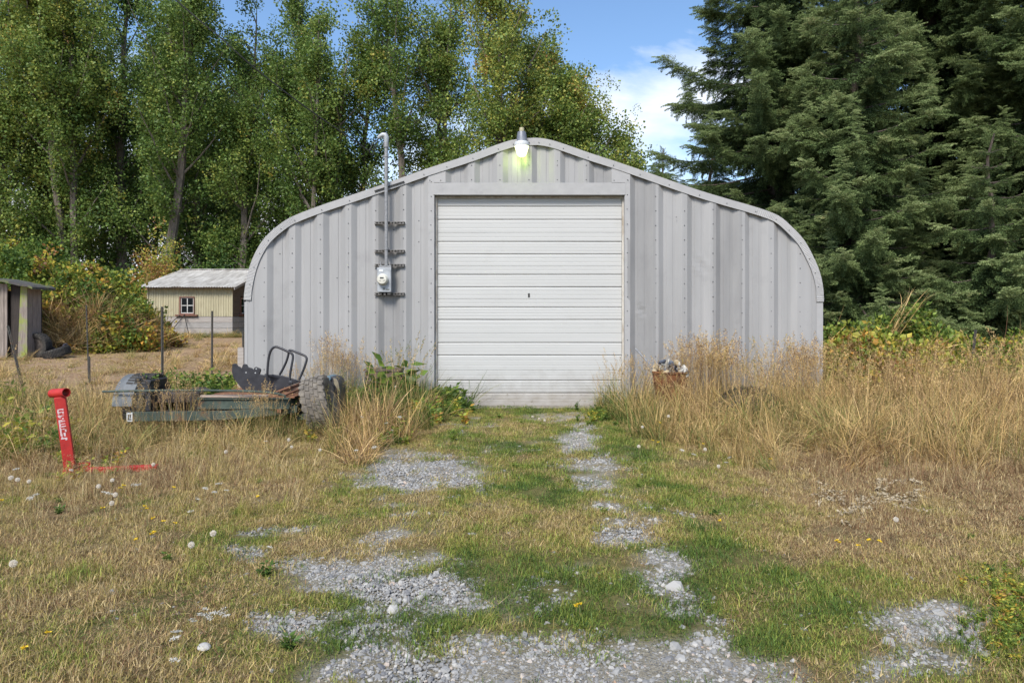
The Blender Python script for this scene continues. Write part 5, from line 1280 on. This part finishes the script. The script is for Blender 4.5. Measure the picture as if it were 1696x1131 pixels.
# pale wood chips on the right
X_ = []; Y_ = []
for k in range(95):
    a = rnd.uniform(1345, 1530); b_ = 832 - (a - 1345)*.08 + rnd.gauss(0, 15) + 8*math.sin(a*.05); c = gp(a, b_); X_.append(c.x); Y_.append(c.y)
chipm = mat('pale_chip', (.40,.33,.22), .8, var=.25, scale=6); chips = []
for k in range(3):
    cc = RG.normal(0, .03, (12, 3)); cc[:, 2] = np.abs(cc[:, 2]) * .3; dd = RG.normal(0, 1, (12, 3)); dd[:, 2] *= .3
    chips.append(proto('chip', arr_mesh('chip', [tri_cards(cc, dd, .05, .022, RG)], chipm)))
X_ = np.array(X_); Y_ = np.array(Y_)
tag(scatter('pale_chips', P3(X_, Y_, .025), rots(len(X_), .3), RG.uniform(.4, .8, len(X_)), chips, RG.uniform(0, 1, len(X_))), 'pale dried leaves and wood chips scattered on the brown grass at right', 'chips')

# ------------------------------------------------------------------ flowers one can count
def flower(kind, px, py, h, label, sc=1.0):
    Y = F * (CH - h) / (py - CY); xg = (px - CX)/F*Y; g = gzf(xg, Y)
    return xg, Y, g, CH - (py - CY)/F*Y - g
fluffm = leaf_mat('seed_fluff', [(0,(.86,.80,.70)),(1,(.90,.85,.76))], trans=.4, bright=.1)
stemm = mat('flower_stem', (.20,.17,.07), .7)
yelm = mat('yellow_petal', (.72,.50,.02), .6, var=.15); whm = mat('white_floret', (.50,.48,.42), .7, var=.15)
def clock_mesh():
    n = 200; d = RG.normal(0, 1, (n, 3)); d /= np.linalg.norm(d, axis=1)[:, None]; parts = [tri_cards(d*0, d, .023, .0016, RG)]
    t_ = np.repeat(d, 5, 0)*.021; dd = RG.normal(0, 1, (n*5, 3)) + np.repeat(d, 5, 0)*.8; parts.append(tri_cards(t_, dd, .009, .0026, RG)); return arr_mesh('seed_head', parts, fluffm)
CLK = clock_mesh()
def stem_mesh(h): 
    q = rnd.uniform(-.1, .1) * h; return MB().tube([(q, q*.5, -.02), (q*.6, q*.2, h*.5), (0, 0, h)], .0016, 5).mesh('flower_stem', stemm, True)
def where(px, py):
    if py < 720 and px < 700: return 'in the weeds between tire and barn door'
    if 860 < px < 940 and py < 720: return 'in the short grass right in front of the white door'
    if px > 1000 and py < 790: return 'at the front edge of the tall dry grass'
    if px > 1100: return 'in the brown matted grass at right, below the pale chips'
    if px > 700: return 'in the green middle strip of the drive'
    if py < 770 and px > 340: return 'in front of the wrecked vehicle'
    if px < 130 and py < 850: return 'left of the red post, near the left edge'
    if px < 300 and py < 850: return 'in the meadow below the leg of the red post'
    if py < 850: return 'in the meadow right of the red leg, below the wreck'
    if py < 920: return 'in the lower left meadow beside the dirt patch'
    return 'in the lower left corner near the pale mushroom'
def place(me, nm, cat, px, py, h, label, group, sc=1.0):
    if label.endswith('in the grass') or label.endswith('in the meadow grass'): label = label.replace(' on a thin stem in the grass', '').replace(' in the meadow grass', '') + ' ' + where(px, py); group = group.split(' in the ')[0] + ' ' + where(px, py)
    x, Y, g, hh = flower(nm, px, py, h, label)
    r_ = empty(nm, (x, Y, g), label, cat, group)
    obj('stem', stem_mesh(hh), r_); o = obj(me.name, me, r_); o.location = (0, 0, hh); o.scale = (sc*.56,)*3 if cat == 'dandelion' else (sc,)*3; o.rotation_euler = (rnd.uniform(-.3,.3), rnd.uniform(-.3,.3), rnd.uniform(0,6)); return r_
DG = [(353,883,.22,1.2,'white dandelion seed head standing highest right of the lower left meadow'),(317,902,.20,1.2,'white dandelion seed head just below and left of the highest one'),(22,933,.28,1.2,'dandelion seed head on a tall stem at the left edge'),
 (1484,860,.16,1.1,'single dandelion seed head on the brown grass at right, below the pale chips'),(374,748,.22,1.1,None),(478,728,.25,1.1,None),(483,740,.24,1.0,None),(18,791,.24,1.2,None),(29,794,.24,1.1,None),(48,797,.22,1,None),(163,805,.22,1.1,None),(186,795,.22,1,None),(191,819,.22,1.1,None),(185,833,.2,1.1,None),(254,769,.24,1,None),
 (1107,689,.35,1.1,None),(1064,707,.3,1,None),(1058,739,.22,1.1,None),(1168,744,.22,1.1,None),(882,690,.10,1.1,None),(893,693,.09,1,None),(902,696,.08,1.1,None),(530,745,.2,1,None),(1190,772,.2,1,None),(655,640,.5,1,None)]
for a, b_, h, s, lb in DG: place(CLK, 'dandelion', 'dandelion', a, b_, h, lb or 'white dandelion seed head in the meadow grass', 'dandelion clocks in the yard grass', s)
def yellow_mesh():
    n = 26; a = np.linspace(0, 6.28, n, endpoint=False); d = np.stack([np.cos(a), np.sin(a), RG.uniform(.1, .8, n)], 1); return None
n = 30; a = RG.uniform(0, 6.28, n); d = np.stack([np.cos(a), np.sin(a), RG.uniform(.05, .9, n)], 1); v_, t_, q1_, q2_ = tri_cards(d*0, d, .014, .005, RG)
YEL = mesh_np('petals', v_, [t_], [yelm])
YG = [(255,881,.14),(251,884,.12),(225,893,.13),(290,866,.14),(253,858,.15),(271,863,.15),(205,804,.2),(199,808,.2),(80,1047,.08),(40,1072,.08),(240,838,.16),(243,842,.15),(3,828,.2),(170,841,.2),(288,807,.2),(1386,895,.10),(1390,898,.09),(1422,903,.09),(1439,894,.1),(1457,896,.1),(960,1000,.06),(955,1002,.05),(1081,729,.2),(1090,732,.2),(1165,735,.2),(1093,700,.3),(690,672,.25),(700,680,.2),(427,822,.15),(1276,760,.2),(1192,862,.1)]
for a, b_, h in YG: place(YEL, 'yellow_flower', 'flower', a, b_, h, 'small yellow hawkbit flower on a thin stem in the grass', 'yellow flowers in the yard grass', 1.15)
n = 60; rr = .026*np.sqrt(RG.uniform(0,1,n)); a = RG.uniform(0, 6.28, n); c = np.stack([rr*np.cos(a), rr*np.sin(a), RG.uniform(-.004,.004,n) - rr*.15], 1); d = RG.normal(0,1,(n,3))*.5 + np.array([0,0,.3]); d[:, :2] *= 2
v_, t_, q1_, q2_ = tri_cards(c, d, .009, .007, RG); UMB = mesh_np('umbel', v_, [t_], [whm])
WG = [(340,1007,.10),(336,1016,.10),(352,1014,.09),(368,1012,.10),(375,1018,.09),(320,1026,.08),(346,1022,.08),(290,1055,.08),(293,1044,.09),(289,1091,.06),(340,808,.2),(355,814,.2),(328,826,.2),(315,846,.18),(362,800,.22),(375,811,.2),(180,816,.2),(173,814,.2),(60,818,.22),(50,824,.22),(222,802,.22),(228,802,.22),(26,776,.25),(118,778,.25),(440,730,.25),(1130,745,.22),(1208,757,.25),(1150,752,.22),(1203,765,.2),(600,690,.4),(640,700,.3),(620,740,.25),(590,745,.25),(662,690,.35),(650,712,.3),(447,905,.12)]
for a, b_, h in WG: place(UMB, 'yarrow', 'flower', a, b_, h, 'flat white yarrow flower head in the meadow grass', 'white yarrow heads in the meadow grass', rnd.uniform(.55, .95))
c = gp(338, 1066, .03); me = MB().lathe([(.001,.035),(.02,.034),(.036,.026),(.042,.014),(.036,.002),(.001,0)], 20).mesh('cap', mat('pale_mushroom', (.42,.40,.37), .6, var=.2, scale=30), True)
mu = empty('mushroom', (c.x, c.y, gzf(c.x, c.y)), 'flat pale grey mushroom cap in the grass at lower left', 'mushroom'); o = obj('cap', me, mu); o.scale = (.7,.6,.6); o.location = (0,0,.014); o.rotation_euler = (.25, .1, 0)
MB().lathe([(.008,-.01),(.008,.022)], 8).build('stalk', MATS['pale_mushroom'], mu)

# ------------------------------------------------------------------ trees
def tube_np(paths, n=6):
    """paths: list of (pts array, radii array) -> verts, quads"""
    V = []; Q = []; o = 0
    for P_, r_ in paths:
        P_ = np.asarray(P_, float); r_ = np.asarray(r_, float); k = len(P_)
        d = np.gradient(P_, axis=0); d /= np.linalg.norm(d, axis=1)[:, None] + 1e-9
        ref = np.array([0, 0, 1.0]) if abs(d[0, 2]) < .8 else np.array([1.0, 0, 0])
        u = np.cross(d, ref); u /= np.linalg.norm(u, axis=1)[:, None] + 1e-9; v_ = np.cross(u, d)
        a = np.arange(n) * 2*np.pi/n
        ring = P_[:, None] + (u[:, None]*np.cos(a)[None, :, None] + v_[:, None]*np.sin(a)[None, :, None]) * r_[:, None, None]
        V.append(ring.reshape(-1, 3)); I_ = np.arange(k*n).reshape(k, n) + o
        Q.append(np.stack([I_[:-1], np.roll(I_, -1, 1)[:-1], np.roll(I_, -1, 1)[1:], I_[1:]], -1).reshape(-1, 4)); o += k*n
    return np.concatenate(V), np.concatenate(Q)
def poplar(x, y, H, W_, seed, label, tint=.45, zmin=1.5, lean=(0, 0), dens=1.0, stems_=1, group='cottonwood trees in the row behind the barn'):
    rg = np.random.default_rng(seed); z0 = gzf(x, y)
    root = empty('cottonwood_tree', (x, y, z0), label, 'tree', group)
    paths = []; cp = []; tn = []; H_ = H
    for s in range(stems_):
        bx0 = rg.normal(0, .5, 2) * (s > 0); ln = np.array(lean) + rg.normal(0, .05, 2); zz_ = np.linspace(0, 1, 14)
        wob = np.cumsum(rg.normal(0, .14, (14, 2)), 0) * zz_[:, None]
        T = np.stack([bx0[0] + ln[0]*zz_*H + wob[:, 0], bx0[1] + ln[1]*zz_*H + wob[:, 1], zz_*H*(1 - .12*s)], 1)
        r0 = .30 / (1 + .35*(stems_-1)) * H / 24; paths.append((T, r0*(1 - zz_)**.8 + .02))
        nl = int(46 * dens / stems_ ** .5)
        for i in range(nl):
            f = rg.uniform(.10, .97) ** .9; hz_ = f * (T[-1, 2]); p0 = np.array([np.interp(hz_, T[:, 2], T[:, 0]), np.interp(hz_, T[:, 2], T[:, 1]), hz_])
            if hz_ < zmin: continue
            env = W_ * .5 * (min(1, .62 + f*1.5) if f < .25 else 1) * (1 - max(0, f - .55)/.47)**.8
            az = rg.uniform(0, 6.283); up = rg.uniform(.45, 1.05); ll = env / math.sin(up) * rg.uniform(.45, 1.1); ll = min(ll, 6)
            ss = np.linspace(0, 1, 6); dr = np.array([math.cos(az)*math.sin(up), math.sin(az)*math.sin(up), math.cos(up)])
            B = p0 + dr * (ss*ll)[:, None]; B[:, 2] += .12 * ll * ss**2; B += rg.normal(0, .05, B.shape) * ss[:, None]*ll*.35
            paths.append((B, .055*(1 - ss)*(ll/3)**.5 + .009))
            nc = int((9 + ll*8.5) * dens)
            for j in range(nc):
                q = rg.uniform(.18, 1.05); b0 = np.array([np.interp(q, ss, B[:, k]) for k in range(3)])
                cp.append(b0 + rg.normal(0, .30 + .16*ll*.3, 3)); tn.append(tint + .16*(f - .5) + rg.normal(0, .06) + .08*math.sin(i*1.7))
        # twiggy leaf cover round the stem itself
        for j in range(int(40*dens)):
            f = rg.uniform(.12, 1); hz_ = f*T[-1, 2]; p0 = np.array([np.interp(hz_, T[:, 2], T[:, 0]), np.interp(hz_, T[:, 2], T[:, 1]), hz_])
            cp.append(p0 + rg.normal(0, .42, 3)); tn.append(tint + rg.normal(0, .08))
    cp = np.array(cp); tn = np.array(tn); g_ = .5*fbm(cp[:, 0]*.75 + seed, cp[:, 2]*.55, seed) + .5*fbm(cp[:, 1]*.8 + seed, cp[:, 2]*.6 + cp[:, 0]*.3, seed + 9)
    k = (cp[:, 2] > .6) & (g_ > .43); cp, tn = cp[k], tn[k]
    yel = (np.sin(cp[:, 0]*1.9 + seed) * np.sin(cp[:, 2]*1.1 + seed*2) > .86); tn = tn + .22*yel
    V, Q_ = tube_np(paths); obj('trunk', mesh_np('trunk', V, [Q_], [barkm], smooth=True), root)
    n = len(cp); o = scatter('crown', cp, rg.uniform(0, 6.28, (n, 3)), rg.uniform(.7, 1.35, n), popc, np.clip(tn, 0, 1), parent=root, idx=rg.integers(0, len(popc), n))
    return root
def px_x(px, Y): return (px - CX)/F*Y
PL = [ # px, Y, height, width, tint, lean, stems, dens, label
 (-120,43,24,6.5,.50,0,1,1,'cottonwood just beyond the left edge, tall and pale green'),
 (-15,41,24,7,.55,.01,2,1.15,'leftmost cottonwood in view, pale green with forked trunks'),
 (60,46,25,6.5,.42,0,1,1,'cottonwood behind the bramble mound, second in from the left edge'),
 (125,42,26,7,.52,.02,2,1.1,'forked cottonwood with sunlit top above the left end of the hut roof'),
 (205,45,26,6,.36,-.01,1,.85,'thin dark cottonwood with sky gaps, just left of the hut'),
 (262,41,25,6.5,.44,.03,1,1,'cottonwood directly above the hut ridge with a leaning trunk'),
 (330,45,23,6.3,.36,-.04,2,1,'dark forked cottonwood right of the hut ridge'),
 (395,42,20.6,6.0,.46,.03,1,.95,'cottonwood whose trunk rises behind the left curve of the barn'),
 (455,44,22,6.4,.40,0,1,1,'cottonwood crossed by the power cable, left of the open blue gap'),
 (520,41,19.0,5.6,.42,.02,2,.9,'lower cottonwood below the blue gap left of the conduit'),
 (588,44,19.6,5.4,.44,.0,1,.9,'slim cottonwood with a ragged top just left of the conduit'),
 (672,42,23.5,6.0,.42,-.02,1,.9,'cottonwood right above the conduit mast'),
 (748,44,24,6.5,.52,.03,2,.95,'tall cottonwood left of the barn peak'),
 (828,41,22.5,6.8,.60,.0,1,1.05,'yellowish cottonwood over the yard light'),
 (905,43,18.8,6.8,.56,.02,2,1.2,'rounded cottonwood just right of the barn peak'),
 (958,41,15.2,6,.52,.02,2,1.3,'shorter cottonwood stepping down to the right of the peak'),
 (1002,43,12.2,4.4,.50,.0,2,1.5,'lowest cottonwood at the right end of the row'),
 (175,50,24,7,.38,0,2,1,'cottonwood of the back row behind the forked one'),(300,53,24,7,.34,0,1,.7,'cottonwood of the back row behind the hut ridge'),
 (430,54,22,7,.34,0,1,.7,'cottonwood of the back row seen through the gap above the barn curve'),(560,53,17.5,6,.36,0,1,.9,'cottonwood of the back row left of the conduit'),(860,53,17,7,.40,0,1,.9,'cottonwood of the back row behind the yard light')]
PL += [(240,56,22,8,.36,0,2,1.1,'cottonwood of the back row filling the gap above the hut'),(360,57,22,8,.36,0,2,1.1,'cottonwood of the back row behind the right end of the hut'),(100,57,23,8,.36,0,2,1.1,'cottonwood of the back row above the bramble mound')]
for i, (px, Y, H, W_, tn, ln, stn, dn, lb) in enumerate(PL): poplar(px_x(px, Y), Y, H, W_, 100 + i, lb, tn, lean=(ln, 0), dens=dn, stems_=stn)

def spruce(x, y, H, Rm, seed, label, tint=.42, zlow=.6, dens=1.0, cone=.85, cat='tree', group='spruces right of the barn', reach=False):
    rg = np.random.default_rng(seed); root = empty('spruce_tree', (x, y, gzf(x, y)), label, cat, group)
    zt = np.linspace(0, 1, 12); T = np.stack([rg.normal(0, .03, 12)*zt*3, rg.normal(0, .03, 12)*zt*3, zt*H], 1)
    paths = [(T, .022*H*(1 - zt)**.9*.9 + .02)]; cp = []; rt = []; sc = []; tn = []
    z = zlow
    while z < H - .25:
        f = z / H; R_ = Rm * (1 - f)**cone * (.72 + .28*min(1, z/2.0)); nb = int(rg.integers(4, 7) + (R_ > 3)*2)
        a0 = rg.uniform(0, 6.28)
        for b_ in range(nb):
            az = a0 + 6.283*b_/nb + rg.normal(0, .25); ln = max(.3, R_ * rg.uniform(.48, 1.15)); dr = -.30*(1 - f*1.5) + rg.normal(0, .07)
            if reach and math.cos(az) < -.35: ln *= 1 + .45*math.exp(-((z - 8.9)/1.1)**2)
            m = 9; ss = np.linspace(0, 1, m); hz_ = ln*ss*(1 - .04*ss)
            zz2 = z + ln*(dr*1.7*ss - dr*1.0*ss**2.4 + .12*ss**3) + rg.normal(0, .02, m)*ss
            sw = rg.normal(0, .07)*ln*ss**2
            B = np.stack([math.cos(az)*hz_ - math.sin(az)*sw, math.sin(az)*hz_ + math.cos(az)*sw, zz2], 1)
            paths.append((B, .030*(1 - ss)*(ln/3)**.6 + .006))
            step = .15 / dens; k = max(3, int(ln*.82/step))
            for j in range(k):
                q = .08 + .92*(j + rg.uniform(0, 1))/k; p = np.array([np.interp(q, ss, B[:, c]) for c in range(3)])
                slope = np.arctan2(np.interp(min(1, q+.05), ss, B[:, 2]) - np.interp(q-.05, ss, B[:, 2]), .1*ln)
                wid = (.8 + .5*(1 - q)) * min(1, ln/1.2)
                for sd in (-1, 1):
                    yaw = az + sd*rg.uniform(.5, 1.15)*(1 - .45*q); s_ = wid*rg.uniform(.75, 1.25)
                    cp.append(p); rt.append((rg.normal(0, .35) + sd*.25, -slope + rg.uniform(.15, .75)*(1.1 - q*.7), yaw)); sc.append(s_); tn.append(tint + .62*(q - .68) + rg.normal(0, .07))  # tint: paler new growth at tips, plus inner shade and lit tips painted in
                if rg.random() < .8:        # hanging branchlet
                    cp.append(p); rt.append((rg.normal(0, .5), rg.uniform(.9, 1.45), az + rg.normal(0, .8))); sc.append(wid*rg.uniform(.7, 1.1)); tn.append(tint - .05 + rg.normal(0, .07))
            if ln > 1.8 and rg.random() < .34:
                ph = rg.uniform(.7, 1.5); b1 = B[int(rg.integers(5, 9))]
                for e in range(34):
                    u_ = e/34; cp.append(b1 + np.array([0, 0, ph*u_ - .1])); rt.append((rg.normal(0, .25), rg.uniform(-.1, .45) - .9*u_**3, rg.uniform(0, 6.28))); sc.append(.25 + .85*(1 - u_)*rg.uniform(.6, 1)); tn.append(tint + .02 + .22*u_ + rg.normal(0, .05))
            for e in range(3):
                cp.append(B[-1 - (e > 0)]); rt.append((rg.normal(0, .2), -rg.uniform(-.15, .4), az + rg.normal(0, .25))); sc.append(.75*min(1, ln)); tn.append(tint + .26)
        z += (.36 + .035*R_) / dens * rg.uniform(.75, 1.25)
    for e in range(10): cp.append(np.array([0, 0, H - .1 - .06*e])); rt.append((0, -1.2 + .06*e, rg.uniform(0, 6.28))); sc.append(.5); tn.append(tint)
    V, Q_ = tube_np(paths, 5); obj('trunk', mesh_np('trunk', V, [Q_], [sbark], smooth=True), root)
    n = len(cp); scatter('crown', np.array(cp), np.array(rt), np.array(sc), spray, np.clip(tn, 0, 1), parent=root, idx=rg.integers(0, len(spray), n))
    return root, n
SP = [ # px, Y, H, R, tint, zlow, label
 (1545,24,25,7.2,.42,1.6,'huge dark spruce with its thick trunk showing at upper right'),
 (1290,23,21,5.5,.42,.5,'tall spruce rising behind the right shoulder of the barn, nearest the sky gap'),
 (1415,19.5,12.5,3.9,.50,.5,'middle spruce with upswept pale tips right of the barn'),
 (1760,20,19,4.6,.44,.6,'spruce reaching in from the right edge'),
 (1640,17.8,6.2,2.5,.48,.35,'low young spruce with fresh green tips at lower right'),
 (1420,26.5,17,4.2,.34,.5,'dark spruce of the back row between the two tallest'),
 (1650,28,20,5,.34,.5,'dark spruce of the back row at far right'),
 (1180,29,9.8,4.4,.40,.5,'lower spruce whose boughs show just above the right roof slope'),
 (1097,36,10.2,3.6,.52,.5,'small distant conifer top peeping over the right roof slope')]
tot = 0
for i, (px, Y, H, R_, tn, zl, lb) in enumerate(SP):
    tot += spruce(px_x(px, Y), Y, H, R_, 300 + i, lb, tn, zl, dens=1.0 if Y < 25 else .72, reach=(i == 1))[1]
print('spruce sprays', tot)

# ------------------------------------------------------------------ brambles and bushes
def bush(name, x, y, rx, ry, rz, n, seed, label, tint, protos, sc=(.8, 1.3), cat='bush', group=None, dz=0, tw=.15, fn=None, canes=0):
    rg = np.random.default_rng(seed); root = empty(name, (x, y, gzf(x, y) + dz), label, cat, group)
    th = rg.uniform(0, 6.283, n); ph = np.arccos(rg.uniform(-.1, 1, n)); r_ = rg.uniform(.55, 1.03, n)
    b0 = 1 + .22*np.sin(th*3 + seed) * np.sin(ph*4 + seed) + .12*np.sin(th*7 + seed*3)
    P_ = np.stack([rx*np.sin(ph)*np.cos(th)*r_*b0, ry*np.sin(ph)*np.sin(th)*r_*b0, rz*np.cos(ph)*r_*b0], 1); P_[:, 2] = np.maximum(P_[:, 2], .1)
    t_ = tint + rg.normal(0, tw, n) + .12*np.sin(P_[:, 0]*1.7 + seed) + .1*np.sin(P_[:, 2]*2.3 + P_[:, 0])
    paths = []
    for k in range(14):
        j = rg.integers(0, n); e = P_[j]*.95; s = np.linspace(0, 1, 6)[:, None]; b1 = np.array([e[0]*.5, e[1]*.5, 0]); B = b1*(1-s) + e*s; B[:, 2] += .2*rz*np.sin(s[:, 0]*3.14); paths.append((B, .018*(1 - s[:, 0]*.7)))
    V, Q_ = tube_np(paths, 4); obj('stems', mesh_np('stems', V, [Q_], [twigm], smooth=True), root)
    scatter('foliage', P_, rg.uniform(0, 6.28, (n, 3)), rg.uniform(*sc, n), protos, np.clip(t_, 0, 1), parent=root, idx=rg.integers(0, len(protos), n))
    if canes:
        th = rg.uniform(3.3, 6.1, canes); ph = rg.uniform(.2, 1.5, canes)
        Pc = np.stack([rx*np.sin(ph)*np.cos(th)*.97, ry*np.sin(ph)*np.sin(th)*.97, rz*np.cos(ph)*.9*rg.uniform(.1,1,canes)], 1)
        scatter('dead_canes', Pc, rg.uniform(-1.2, 1.2, (canes, 3)) * np.array([1,1,2.6]), rg.uniform(.6, 1.3, canes), dead, rg.uniform(.5, 1, canes), parent=root)
    return root
bush('bramble_mound', px_x(-5, 25.5), 25.5, 4.2, 2.6, 3.75, 1900, 1, 'highest part of the bramble mound, green, behind the old shed', .36, brac, group='bramble mound', canes=60)
bush('bramble_mound', px_x(95, 25), 25, 2.6, 2.2, 2.95, 1150, 2, 'middle hump of the bramble mound with orange and yellow leaves', .52, brac, group='bramble mound', canes=90, tw=.2)
bush('bramble_mound', px_x(165, 25), 25, 2.1, 1.9, 2.3, 850, 3, 'lower yellowing hump of the bramble mound', .60, brac, group='bramble mound', canes=110, tw=.18)
bush('bramble_mound', px_x(215, 26), 26, 1.5, 1.6, 1.55, 420, 4, 'lowest brown end of the bramble mound near the hut', .74, brac, group='bramble mound', canes=120, tw=.16)
bush('bramble_mound', px_x(60, 23.4), 23.4, 1.6, .8, 1.5, 120, 5, 'brown dead cane tangle at the front of the mound beside the tires', .8, brac, group='bramble mound', canes=150, tw=.2)
for i, (px, Y, rx, rz, tn, lb) in enumerate([(1420,14.6,.95,1.0,.56,'yellow green bush at the right corner of the barn'),(1475,15.2,.9,.75,.60,'yellow green bush second from the barn corner'),(1530,15.0,1.0,.68,.62,'low yellow bush in the middle of the right brush'),
        (1590,15.4,1.0,.82,.54,'green bush behind the leaning brown post'),(1650,14.8,1.0,.72,.58,'yellow green bush right of the leaning brown post'),(1710,15.0,1.1,.9,.50,'bush at the right edge below the spruce'),(1505,17.0,1.3,1.25,.34,'darker green bush under the spruce boughs'),(1390,16.8,1.2,.95,.30,'dark bush tucked between barn and spruces')]):
    bush('brush_bush', px_x(px, Y - 1.6), Y - 1.6, rx, .8, rz*1.18, 260, 20 + i, lb, tn, brac, sc=(.55, .95), group='bushes behind the dry grass at right', canes=2, tw=.12)
for i, px in enumerate((-60, 40, 130, 215, 300, 380, 460, 540)):
    bush('thicket_bush', px_x(px, 40), 39 + (i % 3), 3.4, 2.0, 3.2 + (i*37 % 10)*.12, 420, 40 + i, ['leftmost dark undergrowth bush below the cottonwoods','dark undergrowth bush behind the shed','dark undergrowth bush behind the brambles','dark undergrowth bush left of the hut roof','dark undergrowth bush behind the hut','undergrowth bush at the left curve of the barn','undergrowth bush hidden partly by the barn, left one','undergrowth bush hidden partly by the barn, right one'][i], .20, popc, sc=(1, 1.7), group='undergrowth below the cottonwoods', tw=.08)
bush('reddish_shrub', px_x(255, 37), 37.5, 1.3, 1.0, 5.4, 300, 61, 'tall reddish brown half dead shrub rising left of the hut ridge', .93, popc, sc=(.6,1.1), group=None, tw=.06, canes=40)
bush('thicket_bush', px_x(1560, 30), 31, 9, 2.5, 4.2, 900, 62, 'dark hedge mass closing the view under the spruces at right', .10, popc, sc=(1.2, 2), tw=.06)
bush('thicket_bush', px_x(1250, 33), 34, 5, 2, 3.5, 420, 63, 'dark bush behind the barn under the spruces', .12, popc, sc=(1.2, 2), tw=.06)
